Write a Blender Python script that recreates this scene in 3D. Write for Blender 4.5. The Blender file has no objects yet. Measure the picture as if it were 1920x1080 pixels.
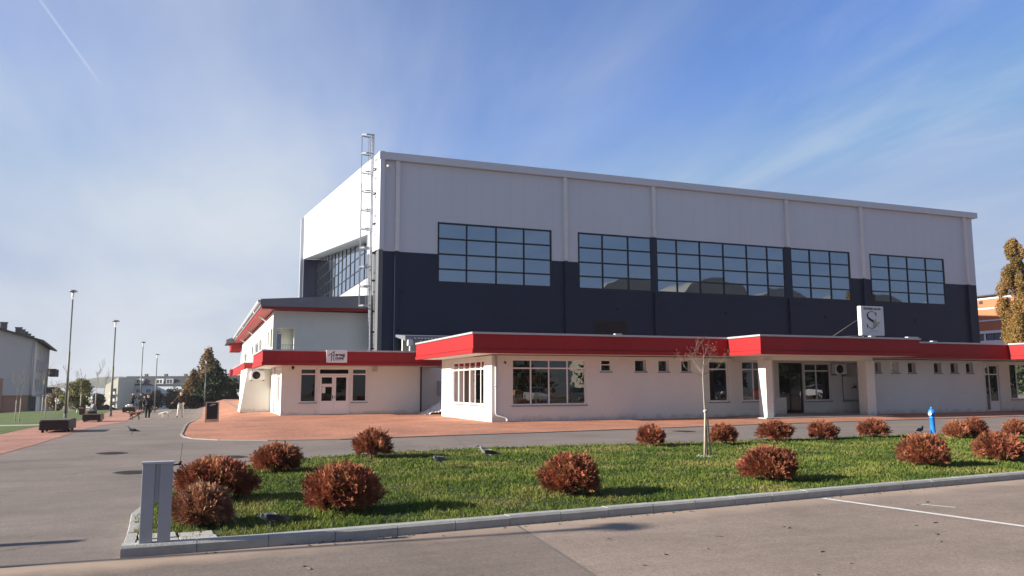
import bpy, bmesh, math, random
import numpy as np
from mathutils import Vector, Matrix
R = math.radians
scene = bpy.context.scene
COL = scene.collection
random.seed(7)
# ------------------------------------------------------------------ camera
EYE = 1.65
F, PITCH, ROLL, YAW = 1492.8, 0.121777, -0.00333, 0.370771
cp, sp, cy, sy, cr, sr = math.cos(PITCH), math.sin(PITCH), math.cos(YAW), math.sin(YAW), math.cos(ROLL), math.sin(ROLL)
FW = Vector((sy*cp, cy*cp, sp))
_rt = Vector((cy, -sy, 0)); _up = _rt.cross(FW)
RT = _rt*cr + _up*sr
UP = -_rt*sr + _up*cr
cam_d = bpy.data.cameras.new('camera'); cam = bpy.data.objects.new('camera', cam_d); COL.objects.link(cam)
m = Matrix((RT, UP, -FW)).transposed().to_4x4(); m.translation = Vector((0, 0, EYE))
cam.matrix_world = m
cam_d.sensor_width = 36; cam_d.lens = F/1920*36; cam_d.clip_start = .1; cam_d.clip_end = 6000
scene.camera = cam
scene.render.resolution_x, scene.render.resolution_y = 1024, 576
# ------------------------------------------------------------------ light
SUN_EL, SUN_AZ = R(20.5), R(-87.1)          # azimuth from +Y clockwise; the sun stands to the left, slightly behind the fronts
sun_dir = Vector((math.sin(SUN_AZ)*math.cos(SUN_EL), math.cos(SUN_AZ)*math.cos(SUN_EL), math.sin(SUN_EL)))
sd = bpy.data.lights.new('sun', 'SUN'); sd.energy = 5.0; sd.angle = R(.5); sd.color = (1, .92, .79)
so = bpy.data.objects.new('sun', sd); COL.objects.link(so); so.rotation_euler = sun_dir.to_track_quat('Z', 'Y').to_euler()
so.location = (-40, 0, 40)
scene.view_settings.view_transform = 'Standard'; scene.view_settings.look = 'None'
scene.view_settings.exposure = 1.15; scene.view_settings.gamma = 1
world = bpy.data.worlds.new('World'); scene.world = world; world.use_nodes = True
wt = world.node_tree; wn = wt.nodes; wl = wt.links
for n in list(wn): wn.remove(n)
def N(t, **k):
    n = wn.new(t)
    for a, b in k.items(): setattr(n, a, b)
    return n
sky = N('ShaderNodeTexSky', sky_type='NISHITA', sun_disc=False, sun_elevation=SUN_EL, sun_rotation=SUN_AZ, altitude=100, air_density=1.0, dust_density=1.2, ozone_density=2.5)
tc = N('ShaderNodeTexCoord')
sep = N('ShaderNodeSeparateXYZ'); wl.new(tc.outputs['Generated'], sep.inputs[0])
# project the direction on a high flat layer so that cirrus streaks shrink towards the horizon
mz = N('ShaderNodeMath', operation='MAXIMUM'); wl.new(sep.outputs['Z'], mz.inputs[0]); mz.inputs[1].default_value = .0
az = N('ShaderNodeMath', operation='ADD'); wl.new(mz.outputs[0], az.inputs[0]); az.inputs[1].default_value = .16
dx = N('ShaderNodeMath', operation='DIVIDE'); wl.new(sep.outputs['X'], dx.inputs[0]); wl.new(az.outputs[0], dx.inputs[1])
dy = N('ShaderNodeMath', operation='DIVIDE'); wl.new(sep.outputs['Y'], dy.inputs[0]); wl.new(az.outputs[0], dy.inputs[1])
cb = N('ShaderNodeCombineXYZ'); wl.new(dx.outputs[0], cb.inputs[0]); wl.new(dy.outputs[0], cb.inputs[1])
mp = N('ShaderNodeMapping'); mp.inputs['Rotation'].default_value = (0, 0, R(4)); mp.inputs['Scale'].default_value = (.95, .40, 1); mp.inputs['Location'].default_value = (7.1, 6.2, 0)
wl.new(cb.outputs[0], mp.inputs[0])
n1 = N('ShaderNodeTexNoise'); n1.inputs['Scale'].default_value = .85; n1.inputs['Detail'].default_value = 9; n1.inputs['Roughness'].default_value = .52; n1.inputs['Distortion'].default_value = .6
n2 = N('ShaderNodeTexNoise'); n2.inputs['Scale'].default_value = .33; n2.inputs['Detail'].default_value = 3
wl.new(mp.outputs[0], n1.inputs['Vector']); wl.new(cb.outputs[0], n2.inputs['Vector'])
mul = N('ShaderNodeMath', operation='MULTIPLY'); wl.new(n1.outputs['Fac'], mul.inputs[0]); wl.new(n2.outputs['Fac'], mul.inputs[1])
# the veil is thickest in one broad bank to the left, and thins out to streaks elsewhere
bank = (FW*F + RT*(250-960) + UP*(540-260)).normalized()
bd = N('ShaderNodeVectorMath', operation='DOT_PRODUCT'); wl.new(tc.outputs['Generated'], bd.inputs[0]); bd.inputs[1].default_value = bank
mrx = N('ShaderNodeMapRange'); wl.new(bd.outputs['Value'], mrx.inputs[0])
for i, v in ((1, .55), (2, .99), (3, -.075), (4, .035)): mrx.inputs[i].default_value = v
addv = N('ShaderNodeMath', operation='ADD'); wl.new(mul.outputs[0], addv.inputs[0]); wl.new(mrx.outputs[0], addv.inputs[1])
cr_ = N('ShaderNodeMapRange'); cr_.interpolation_type = 'SMOOTHSTEP'; wl.new(addv.outputs[0], cr_.inputs[0])
for i, v in ((1, .13), (2, .40), (3, 0), (4, .88)): cr_.inputs[i].default_value = v
# horizon veil
hz = N('ShaderNodeMapRange'); hz.interpolation_type = 'SMOOTHSTEP'; wl.new(sep.outputs['Z'], hz.inputs[0])
for i, v in ((1, .33), (2, -.05), (3, 0), (4, .88)): hz.inputs[i].default_value = v
# contrail
mixc = N('ShaderNodeMix', data_type='RGBA'); mixc.inputs['B'].default_value = (6.2, 6.7, 7.4, 1)
tint = N('ShaderNodeMix', data_type='RGBA', blend_type='MULTIPLY'); tint.inputs['Factor'].default_value = 1
tint.inputs['B'].default_value = (1.22, 1.37, 1.86, 1); cap = N('ShaderNodeVectorMath', operation='MINIMUM'); wl.new(sky.outputs[0], cap.inputs[0]); cap.inputs[1].default_value = (1.85, 2.75, 3.5)
# the sky opposite the street (behind the viewer) is the deeper, darker blue part
dk = N('ShaderNodeMapRange'); wl.new(sep.outputs['Y'], dk.inputs[0])
for i, v in ((1, -.4), (2, .3), (3, .62), (4, 1)): dk.inputs[i].default_value = v
dks = N('ShaderNodeVectorMath', operation='SCALE'); wl.new(cap.outputs[0], dks.inputs[0]); wl.new(dk.outputs[0], dks.inputs['Scale'])
wl.new(dks.outputs[0], tint.inputs['A'])
mixh = N('ShaderNodeMix', data_type='RGBA'); mixh.inputs['B'].default_value = (5.4, 5.5, 6.1, 1)
hy = N('ShaderNodeMapRange'); wl.new(sep.outputs['Y'], hy.inputs[0])
for i, v in ((1, -.25), (2, .35), (3, .45), (4, 1)): hy.inputs[i].default_value = v
hm = N('ShaderNodeMath', operation='MULTIPLY'); wl.new(hz.outputs[0], hm.inputs[0]); wl.new(hy.outputs[0], hm.inputs[1]); wl.new(hm.outputs[0], mixh.inputs['Factor']); wl.new(tint.outputs['Result'], mixh.inputs['A'])
hc = N('ShaderNodeMath', operation='MULTIPLY'); wl.new(cr_.outputs[0], hc.inputs[0]); wl.new(hy.outputs[0], hc.inputs[1]); 
mp2 = N('ShaderNodeMapping'); mp2.inputs['Rotation'].default_value = (0, 0, R(-14)); mp2.inputs['Scale'].default_value = (2.6, .55, 1); mp2.inputs['Location'].default_value = (3.3, 1.2, 0); wl.new(cb.outputs[0], mp2.inputs[0])
n3 = N('ShaderNodeTexNoise'); n3.inputs['Scale'].default_value = .8; n3.inputs['Detail'].default_value = 10; n3.inputs['Roughness'].default_value = .62; n3.inputs['Distortion'].default_value = 1.1; wl.new(mp2.outputs[0], n3.inputs['Vector'])
f3 = N('ShaderNodeMapRange'); f3.interpolation_type = 'SMOOTHSTEP'; wl.new(n3.outputs['Fac'], f3.inputs[0])
for i, v in ((1, .40), (2, .82), (3, 0), (4, .50)): f3.inputs[i].default_value = v
n4 = N('ShaderNodeTexNoise'); n4.inputs['Scale'].default_value = .5; n4.inputs['Detail'].default_value = 2; wl.new(cb.outputs[0], n4.inputs['Vector'])
f4 = N('ShaderNodeMapRange'); wl.new(n4.outputs['Fac'], f4.inputs[0])
for i, v in ((1, .35), (2, .6), (3, .25), (4, 1)): f4.inputs[i].default_value = v
f5 = N('ShaderNodeMath', operation='MULTIPLY'); wl.new(f3.outputs[0], f5.inputs[0]); wl.new(f4.outputs[0], f5.inputs[1])
f6 = N('ShaderNodeMath', operation='MULTIPLY'); wl.new(f5.outputs[0], f6.inputs[0]); wl.new(hy.outputs[0], f6.inputs[1])
scr = N('ShaderNodeMath', operation='MAXIMUM'); wl.new(hc.outputs[0], scr.inputs[0]); wl.new(f6.outputs[0], scr.inputs[1])
sm = N('ShaderNodeMath', operation='MULTIPLY_ADD'); wl.new(f6.outputs[0], sm.inputs[0]); sm.inputs[1].default_value = .45; sm.use_clamp = True; wl.new(hc.outputs[0], sm.inputs[2])
mx5 = N('ShaderNodeMath', operation='MAXIMUM'); wl.new(sm.outputs[0], mx5.inputs[0]); wl.new(scr.outputs[0], mx5.inputs[1])
wl.new(mx5.outputs[0], mixc.inputs['Factor']); wl.new(mixh.outputs['Result'], mixc.inputs['A'])
ta = (Vector(FW)*F + RT*(75-960) + UP*(540-0)).normalized(); tb = (Vector(FW)*F + RT*(165-960) + UP*(540-125)).normalized()
tn = ta.cross(tb).normalized(); tmid = (ta+tb).normalized()
d1 = N('ShaderNodeVectorMath', operation='DOT_PRODUCT'); wl.new(tc.outputs['Generated'], d1.inputs[0]); d1.inputs[1].default_value = tn
ab = N('ShaderNodeMath', operation='ABSOLUTE'); wl.new(d1.outputs['Value'], ab.inputs[0])
r1 = N('ShaderNodeMapRange'); wl.new(ab.outputs[0], r1.inputs[0])
for i, v in ((1, .0019), (2, .0004), (3, 0), (4, .20)): r1.inputs[i].default_value = v
d2 = N('ShaderNodeVectorMath', operation='DOT_PRODUCT'); wl.new(tc.outputs['Generated'], d2.inputs[0]); d2.inputs[1].default_value = tmid
r2 = N('ShaderNodeMapRange'); wl.new(d2.outputs['Value'], r2.inputs[0])
for i, v in ((1, math.cos(.062)), (2, math.cos(.03)), (3, 0), (4, 1)): r2.inputs[i].default_value = v
mt = N('ShaderNodeMath', operation='MULTIPLY'); wl.new(r1.outputs[0], mt.inputs[0]); wl.new(r2.outputs[0], mt.inputs[1])
mixt = N('ShaderNodeMix', data_type='RGBA'); mixt.inputs['B'].default_value = (9, 9.3, 10, 1)
wl.new(mt.outputs[0], mixt.inputs['Factor']); wl.new(mixc.outputs['Result'], mixt.inputs['A'])
bg = N('ShaderNodeBackground'); bg.inputs['Strength'].default_value = .05; wl.new(mixt.outputs['Result'], bg.inputs[0])
wo = N('ShaderNodeOutputWorld'); wl.new(bg.outputs[0], wo.inputs[0])

# ------------------------------------------------------------------ measuring helpers (photo pixel -> real point at a known depth)
def ray(x, y): return FW*F + RT*(x-960) + UP*(540-y)
def S(t): t = max(0., min(1., t)); return t*t*(3-2*t)
def zt(X, Y):
    """terrain height: flat around the buildings, dipping along the street and falling away in the distance"""
    sx = S((3-X)/3.4)
    z = -.45*S((Y-34)/24)*sx
    y0 = 80+30*(1-sx)
    z -= .0245*max(0., min(Y, 420)-y0)
    z -= 1.05*S((-14-X)/12)*S((Y-50)/40)
    return z
def gp(x, y, dz=0.):
    d = ray(x, y); z = dz
    for _ in range(60):
        t = (z-EYE)/d.z; X, Y = d.x*t, d.y*t
        z = .5*z + .5*(zt(X, Y)+dz)
    return Vector((X, Y, zt(X, Y)+dz))
def atY(x, y, Y):
    d = ray(x, y); t = Y/d.y; return Vector((d.x*t, Y, EYE+d.z*t))
def atX(x, y, X):
    d = ray(x, y); t = X/d.x; return Vector((X, d.y*t, EYE+d.z*t))
def XY(x, Y, y=700): return atY(x, y, Y).x
def YX(x, X, y=700): return atX(x, y, X).y

# ------------------------------------------------------------------ materials
MATS = {}; M = {}
def newmat(name):
    m = bpy.data.materials.new(name); m.use_nodes = True; MATS[name] = m; M.setdefault(name, m)
    b = m.node_tree.nodes['Principled BSDF']; return m, m.node_tree, b
def mat(name, col, rough=.7, metal=0., var=.12, scale=3., bump=0., bscale=40., spec=.4, stain=0., coat=0, splash=0.):
    m, t, b = newmat(name); n, l = t.nodes, t.links
    b.inputs['Roughness'].default_value = rough; b.inputs['Metallic'].default_value = metal
    b.inputs['Specular IOR Level'].default_value = spec
    if coat: b.inputs['Coat Weight'].default_value = coat; b.inputs['Coat Roughness'].default_value = .1
    tcn = n.new('ShaderNodeTexCoord'); geo = n.new('ShaderNodeNewGeometry')
    nz = n.new('ShaderNodeTexNoise'); nz.inputs['Scale'].default_value = scale; nz.inputs['Detail'].default_value = 6; nz.inputs['Roughness'].default_value = .6
    l.new(geo.outputs['Position'], nz.inputs['Vector'])
    mr = n.new('ShaderNodeMapRange'); l.new(nz.outputs['Fac'], mr.inputs[0])
    for i, v in ((1, .3), (2, .7), (3, 1-var), (4, 1+var)): mr.inputs[i].default_value = v
    mx = n.new('ShaderNodeVectorMath'); mx.operation = 'SCALE'; mx.inputs[0].default_value = col[:3]; l.new(mr.outputs[0], mx.inputs['Scale'])
    out = mx.outputs[0]
    if stain:
        n3 = n.new('ShaderNodeTexNoise'); n3.inputs['Scale'].default_value = .35; n3.inputs['Detail'].default_value = 5
        mpn = n.new('ShaderNodeMapping'); mpn.inputs['Scale'].default_value = (1, 1, .25); l.new(geo.outputs['Position'], mpn.inputs[0]); l.new(mpn.outputs[0], n3.inputs['Vector'])
        m3 = n.new('ShaderNodeMapRange'); l.new(n3.outputs['Fac'], m3.inputs[0])
        for i, v in ((1, .35), (2, .7), (3, 1), (4, 1-stain)): m3.inputs[i].default_value = v
        s2 = n.new('ShaderNodeVectorMath'); s2.operation = 'SCALE'; l.new(out, s2.inputs[0]); l.new(m3.outputs[0], s2.inputs['Scale']); out = s2.outputs[0]
    if splash:
        sz = n.new('ShaderNodeSeparateXYZ'); l.new(geo.outputs['Position'], sz.inputs[0])
        ns = n.new('ShaderNodeTexNoise'); ns.inputs['Scale'].default_value = 2.2; ns.inputs['Detail'].default_value = 7; ns.inputs['Roughness'].default_value = .7; l.new(geo.outputs['Position'], ns.inputs['Vector'])
        ma = n.new('ShaderNodeMath'); ma.operation = 'MULTIPLY_ADD'; l.new(ns.outputs['Fac'], ma.inputs[0]); ma.inputs[1].default_value = -.9; l.new(sz.outputs['Z'], ma.inputs[2])
        ms = n.new('ShaderNodeMapRange'); l.new(ma.outputs[0], ms.inputs[0])
        for i, v in ((1, -.42), (2, -.20), (3, 1-splash), (4, 1)): ms.inputs[i].default_value = v
        s5 = n.new('ShaderNodeVectorMath'); s5.operation = 'SCALE'; l.new(out, s5.inputs[0]); l.new(ms.outputs[0], s5.inputs['Scale']); out = s5.outputs[0]
    l.new(out, b.inputs['Base Color'])
    if bump:
        nb = n.new('ShaderNodeTexNoise'); nb.inputs['Scale'].default_value = bscale; nb.inputs['Detail'].default_value = 4
        l.new(geo.outputs['Position'], nb.inputs['Vector'])
        bp = n.new('ShaderNodeBump'); bp.inputs['Strength'].default_value = bump; bp.inputs['Distance'].default_value = .02
        l.new(nb.outputs['Fac'], bp.inputs['Height']); l.new(bp.outputs[0], b.inputs['Normal'])
    return m
M['plaster'] = mat('plaster', (.72, .735, .69), .9, var=.025, scale=1.2, bump=.25, bscale=90, stain=.07, splash=.28)
M['hallwhite'] = mat('white_metal_panel', (.60, .64, .71), .45, var=.02, scale=.4, stain=.03)
M['hallnavy'] = mat('navy_metal_panel', (.011, .018, .050), .5, var=.10, scale=.5, stain=.10, spec=.35)
M['navyframe'] = mat('navy_window_frame', (.010, .014, .026), .4)
M['greymetal'] = mat('grey_metal_panel', (.42, .43, .46), .5, var=.05, stain=.05)
M['cornergrey'] = mat('corner_grey_panel', (.13, .135, .15), .5, var=.05)
M['bitumen'] = mat('roof_bitumen', (.09, .09, .09), .95, var=.2, scale=1.5)
M['roofgrey'] = mat('grey_roof_edge', (.17, .18, .21), .45, var=.06, scale=2)
M['coping'] = mat('zinc_coping', (.46, .47, .50), .4, metal=.3, var=.06, scale=3)
M['red'] = mat('red_fascia_paint', (.32, .009, .012), .6, var=.08, scale=.8, stain=.16, bump=.06, bscale=3)
M['whiteframe'] = mat('white_window_frame', (.78, .78, .78), .35, var=.02)
M['sill'] = mat('grey_stone_sill', (.22, .22, .23), .5, var=.1, scale=20)
M['pipe'] = mat('white_metal_pipe', (.72, .72, .73), .35, var=.04, stain=.1)
M['steel'] = mat('galvanised_steel', (.40, .42, .44), .38, metal=.5, var=.06, scale=8)
M['black'] = mat('black_plastic', (.012, .012, .014), .5)
M['dark'] = mat('dark_interior', (.05, .048, .05), .9, var=.2, scale=2)
M['int'] = mat('interior_wall', (.10, .085, .075), .9)
M['intfloor'] = mat('interior_floor', (.16, .12, .09), .5)
M['concrete'] = mat('concrete', (.42, .41, .385), .9, var=.10, scale=5, bump=.4, bscale=60, stain=.12)
M['edge'] = mat('paving_edge_concrete', (.27, .235, .21), .9, var=.12)
M['kerb'] = mat('kerb_concrete', (.37, .365, .345), .9, var=.12, scale=6, bump=.4, bscale=70, stain=.14)
M['dkconc'] = mat('dark_joint', (.14, .13, .12), .95)
M['bark'] = mat('bark', (.16, .125, .10), .95, var=.25, scale=14, bump=.5, bscale=50)
M['saplingbark'] = mat('sapling_bark', (.30, .265, .235), .9, var=.2, scale=14)
M['greybark'] = mat('grey_bark', (.20, .17, .15), .9, var=.2, scale=14)
M['palebark'] = mat('pale_bark', (.42, .38, .33), .9, var=.2, scale=14, bump=.4, bscale=60)
M['wood'] = mat('bare_wood_stake', (.46, .39, .30), .85, var=.15, scale=10)
M['benchwood'] = mat('dark_bench_slats', (.032, .023, .021), .6, var=.2, scale=12)
M['benchside'] = mat('paler_bench_slats', (.13, .105, .09), .75, var=.2, scale=12)  # seat and side slats, paler in tone than the end panels
M['lamppole'] = mat('grey_lamp_pole', (.11, .118, .112), .45, metal=.1, var=.06)
M['lamphead'] = mat('lamp_disc', (.22, .23, .24), .35, metal=.4)
M['rear_roof'] = mat('rear_roof', (.22, .20, .18), .8, var=.1)
M['brick_wall'] = mat('orange_brickwork', (.56, .17, .085), .85, var=.12, scale=6, stain=.08)
M['white'] = mat('white_paint', (.80, .80, .80), .6, var=.02)
M['rooftile'] = mat('dark_roof_sheet', (.055, .053, .058), .6, var=.1)
M['blue'] = mat('blue_hydrant_paint', (.018, .20, .72), .4, var=.1, scale=12, coat=.3)
M['cardboard'] = mat('cardboard', (.42, .24, .11), .85, var=.1)
M['paper'] = mat('paper', (.75, .74, .72), .8, var=.02)
M['lamplens'] = mat('lamp_lens', (.75, .77, .78), .2)
M['skin'] = mat('skin', (.55, .33, .24), .6)
M['line'] = mat('worn_white_road_paint', (.66, .65, .62), .8, var=.18, scale=14)

def asphalt(name, col, dust=None, speck=.34):
    m, t, b = newmat(name); n, l = t.nodes, t.links
    b.inputs['Roughness'].default_value = .88; b.inputs['Specular IOR Level'].default_value = .25
    geo = n.new('ShaderNodeNewGeometry')
    def noise(sc, de=4, ro=.55, mp=None):
        q = n.new('ShaderNodeTexNoise'); q.inputs['Scale'].default_value = sc; q.inputs['Detail'].default_value = de; q.inputs['Roughness'].default_value = ro
        if mp:
            k = n.new('ShaderNodeMapping'); k.inputs['Scale'].default_value = mp; l.new(geo.outputs['Position'], k.inputs[0]); l.new(k.outputs[0], q.inputs['Vector'])
        else: l.new(geo.outputs['Position'], q.inputs['Vector'])
        return q.outputs['Fac']
    def mr(src, a, b_, c, d):
        q = n.new('ShaderNodeMapRange'); l.new(src, q.inputs[0])
        for i, v in ((1, a), (2, b_), (3, c), (4, d)): q.inputs[i].default_value = v
        return q.outputs[0]
    def mul(a, b_):
        q = n.new('ShaderNodeMath'); q.operation = 'MULTIPLY'; l.new(a, q.inputs[0]); l.new(b_, q.inputs[1]); return q.outputs[0]
    big = mr(noise(.35, 7, .65), .3, .7, .80, 1.18)
    streak = mul(mr(noise(1.0, 6, .7, (.22, 1.5, 1)), .35, .75, 1.08, .84), mr(noise(5, 5, .7), .3, .7, .90, 1.10))
    fine = mr(noise(26, 3, .7), .3, .7, 1-speck*.6, 1+speck*.6)
    vf = mr(noise(150, 2, .7), .3, .7, 1-speck, 1+speck)
    k = mul(mul(big, streak), mul(fine, vf))
    sc = n.new('ShaderNodeVectorMath'); sc.operation = 'SCALE'; sc.inputs[0].default_value = col; l.new(k, sc.inputs['Scale'])
    out = sc.outputs[0]
    # hairline cracks
    vo = n.new('ShaderNodeTexVoronoi'); vo.feature = 'DISTANCE_TO_EDGE'; vo.inputs['Scale'].default_value = .16
    ds = n.new('ShaderNodeTexNoise'); ds.inputs['Scale'].default_value = 1.2; ds.inputs['Detail'].default_value = 6; l.new(geo.outputs['Position'], ds.inputs['Vector'])
    ad = n.new('ShaderNodeVectorMath'); ad.operation = 'ADD'; l.new(geo.outputs['Position'], ad.inputs[0]); l.new(ds.outputs['Color'], ad.inputs[1]); l.new(ad.outputs[0], vo.inputs['Vector'])
    ck = mr(vo.outputs['Distance'], .0, .005, .5, 0.)
    gate = mr(noise(.4, 2), .47, .58, 0, 1)
    ckf = mul(ck, gate)
    mx = n.new('ShaderNodeMix'); mx.data_type = 'RGBA'; l.new(ckf, mx.inputs['Factor']); l.new(out, mx.inputs['A']); mx.inputs['B'].default_value = (.05, .047, .045, 1); out = mx.outputs['Result']
    if dust:
        sp_ = n.new('ShaderNodeSeparateXYZ'); l.new(geo.outputs['Position'], sp_.inputs[0])
        a = n.new('ShaderNodeMath'); a.operation = 'MULTIPLY_ADD'; l.new(sp_.outputs['X'], a.inputs[0]); a.inputs[1].default_value = -.093; l.new(sp_.outputs['Y'], a.inputs[2])
        nn = n.new('ShaderNodeMath'); nn.operation = 'MULTIPLY_ADD'; l.new(noise(1.1, 5), nn.inputs[0]); nn.inputs[1].default_value = .9; l.new(a.outputs[0], nn.inputs[2])
        dm = mr(nn.outputs[0], 8.6, 9.1, 0, .9)
        mx2 = n.new('ShaderNodeMix'); mx2.data_type = 'RGBA'; l.new(dm, mx2.inputs['Factor']); l.new(out, mx2.inputs['A']); mx2.inputs['B'].default_value = dust; out = mx2.outputs['Result']
    l.new(out, b.inputs['Base Color'])
    bp = n.new('ShaderNodeBump'); bp.inputs['Strength'].default_value = .5; bp.inputs['Distance'].default_value = .006
    l.new(noise(110, 3, .7), bp.inputs['Height']); l.new(bp.outputs[0], b.inputs['Normal'])
    return m
M['asphalt'] = asphalt('asphalt', (.197, .164, .144))
M['carpark'] = asphalt('car_park_asphalt', (.25, .197, .160), dust=(.40, .30, .23, 1))
M['carpark2'] = asphalt('darker_car_park_asphalt', (.182, .147, .124), dust=(.38, .285, .215, 1))

def brickmat(name, c1, c2, mortar, w=.20, h=.10, rot=0, plane='XY'):
    m, t, b = newmat(name); n, l = t.nodes, t.links
    b.inputs['Roughness'].default_value = .85
    geo = n.new('ShaderNodeNewGeometry'); mp = n.new('ShaderNodeMapping'); mp.inputs['Rotation'].default_value = (0, 0, rot)
    l.new(geo.outputs['Position'], mp.inputs[0]); 
    br = n.new('ShaderNodeTexBrick'); l.new(mp.outputs[0], br.inputs['Vector'])
    br.inputs['Color1'].default_value = (*c1, 1); br.inputs['Color2'].default_value = (*c2, 1); br.inputs['Mortar'].default_value = (*mortar, 1)
    br.inputs['Scale'].default_value = 1; br.inputs['Mortar Size'].default_value = .004; br.inputs['Brick Width'].default_value = w; br.inputs['Row Height'].default_value = h; br.inputs['Bias'].default_value = -.1
    nz = n.new('ShaderNodeTexNoise'); nz.inputs['Scale'].default_value = .5; nz.inputs['Detail'].default_value = 6; l.new(geo.outputs['Position'], nz.inputs['Vector'])
    mr = n.new('ShaderNodeMapRange'); l.new(nz.outputs['Fac'], mr.inputs[0])
    for i, v in ((1, .3), (2, .7), (3, .72), (4, 1.22)): mr.inputs[i].default_value = v
    nz2 = n.new('ShaderNodeTexNoise'); nz2.inputs['Scale'].default_value = 7; nz2.inputs['Detail'].default_value = 3; l.new(geo.outputs['Position'], nz2.inputs['Vector'])
    mr2 = n.new('ShaderNodeMapRange'); l.new(nz2.outputs['Fac'], mr2.inputs[0])
    for i, v in ((1, .3), (2, .7), (3, .78), (4, 1.22)): mr2.inputs[i].default_value = v
    mm = n.new('ShaderNodeMath'); mm.operation = 'MULTIPLY'; l.new(mr.outputs[0], mm.inputs[0]); l.new(mr2.outputs[0], mm.inputs[1])
    sc = n.new('ShaderNodeVectorMath'); sc.operation = 'SCALE'; l.new(br.outputs['Color'], sc.inputs[0]); l.new(mm.outputs[0], sc.inputs['Scale']); l.new(sc.outputs[0], b.inputs['Base Color'])
    return m
M['paver'] = brickmat('red_paver_bricks', (.44, .18, .10), (.34, .14, .08), (.25, .14, .10), rot=R(45))
M['paver2'] = brickmat('worn_red_paver_bricks', (.40, .18, .125), (.33, .155, .11), (.25, .15, .11))

def grassmat(name, c1, c2, c3, scale=.5):
    m, t, b = newmat(name); n, l = t.nodes, t.links
    b.inputs['Roughness'].default_value = .75; b.inputs['Specular IOR Level'].default_value = .2
    geo = n.new('ShaderNodeNewGeometry')
    nz = n.new('ShaderNodeTexNoise'); nz.inputs['Scale'].default_value = scale; nz.inputs['Detail'].default_value = 5; l.new(geo.outputs['Position'], nz.inputs['Vector'])
    rp = n.new('ShaderNodeValToRGB'); rp.color_ramp.elements[0].position = .36; rp.color_ramp.elements[0].color = (*c1, 1); rp.color_ramp.elements[1].position = .64; rp.color_ramp.elements[1].color = (*c3, 1)
    e = rp.color_ramp.elements.new(.5); e.color = (*c2, 1); l.new(nz.outputs['Fac'], rp.inputs[0])
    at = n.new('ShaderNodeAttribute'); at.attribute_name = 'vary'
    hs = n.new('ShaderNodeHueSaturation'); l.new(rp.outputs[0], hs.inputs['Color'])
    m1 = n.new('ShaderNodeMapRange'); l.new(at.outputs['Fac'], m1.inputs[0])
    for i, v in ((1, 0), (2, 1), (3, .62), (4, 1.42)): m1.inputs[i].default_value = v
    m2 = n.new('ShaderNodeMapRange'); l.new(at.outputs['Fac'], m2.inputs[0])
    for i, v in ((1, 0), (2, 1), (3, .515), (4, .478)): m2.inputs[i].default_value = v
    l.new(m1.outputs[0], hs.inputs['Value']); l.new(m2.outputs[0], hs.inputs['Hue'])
    l.new(hs.outputs[0], b.inputs['Base Color'])
    if name != 'turf_soil':
        tr = n.new('ShaderNodeBsdfTranslucent'); l.new(hs.outputs[0], tr.inputs[0])
        mxs = n.new('ShaderNodeMixShader'); mxs.inputs[0].default_value = .3
        l.new(b.outputs[0], mxs.inputs[1]); l.new(tr.outputs[0], mxs.inputs[2])
        l.new(mxs.outputs[0], n['Material Output'].inputs[0])
    return m
M['blade'] = grassmat('grass_blades', (.060, .105, .018), (.105, .150, .028), (.20, .20, .060), .7)
M['turf'] = mat('turf_ground', (.030, .040, .014), .95, var=.35, scale=2.5, bump=.6, bscale=25)
M['meadow'] = mat('meadow', (.070, .105, .020), .95, var=.35, scale=.8, bump=.5, bscale=12)
M['far'] = mat('distant_fields', (.13, .13, .085), .95, var=.3, scale=.02)
def leafmat(name, c1, c2, c3=None, sc=1.5, trans=.25):
    m = grassmat(name, c1, c2, c3 or c2, sc)
    for q in m.node_tree.nodes:
        if q.type == 'MIX_SHADER': q.inputs[0].default_value = trans
    return m
M['thuja'] = leafmat('dried_thuja_sprays', (.175, .062, .034), (.275, .100, .052), (.37, .160, .080), 2.6, .17)
M['thuja2'] = leafmat('faded_thuja_sprays', (.24, .115, .068), (.33, .17, .10), (.42, .235, .14), 2.6, .17)
M['spruce'] = leafmat('dark_spruce_needles', (.016, .026, .012), (.024, .038, .017), (.036, .052, .022), .6, .05)
M['gold'] = leafmat('golden_autumn_leaves', (.15, .10, .045), (.22, .15, .065), (.28, .14, .045), .35, .3)
M['poplar'] = leafmat('yellow_poplar_leaves', (.20, .14, .045), (.28, .19, .06), (.33, .20, .07), .5, .3)
M['olive'] = leafmat('olive_scrub_leaves', (.13, .14, .05), (.19, .19, .08), (.26, .22, .11), .25, .2)
M['scrub'] = leafmat('brown_scrub_twigs', (.18, .14, .09), (.24, .19, .13), (.20, .18, .09), .3, .1)
M['dkgreen'] = leafmat('dark_green_leaves', (.03, .05, .02), (.045, .07, .028), (.07, .085, .03), .3, .1)
M['redleaf'] = leafmat('dry_red_leaves', (.12, .035, .03), (.20, .06, .045), None, 3, .2)

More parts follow.
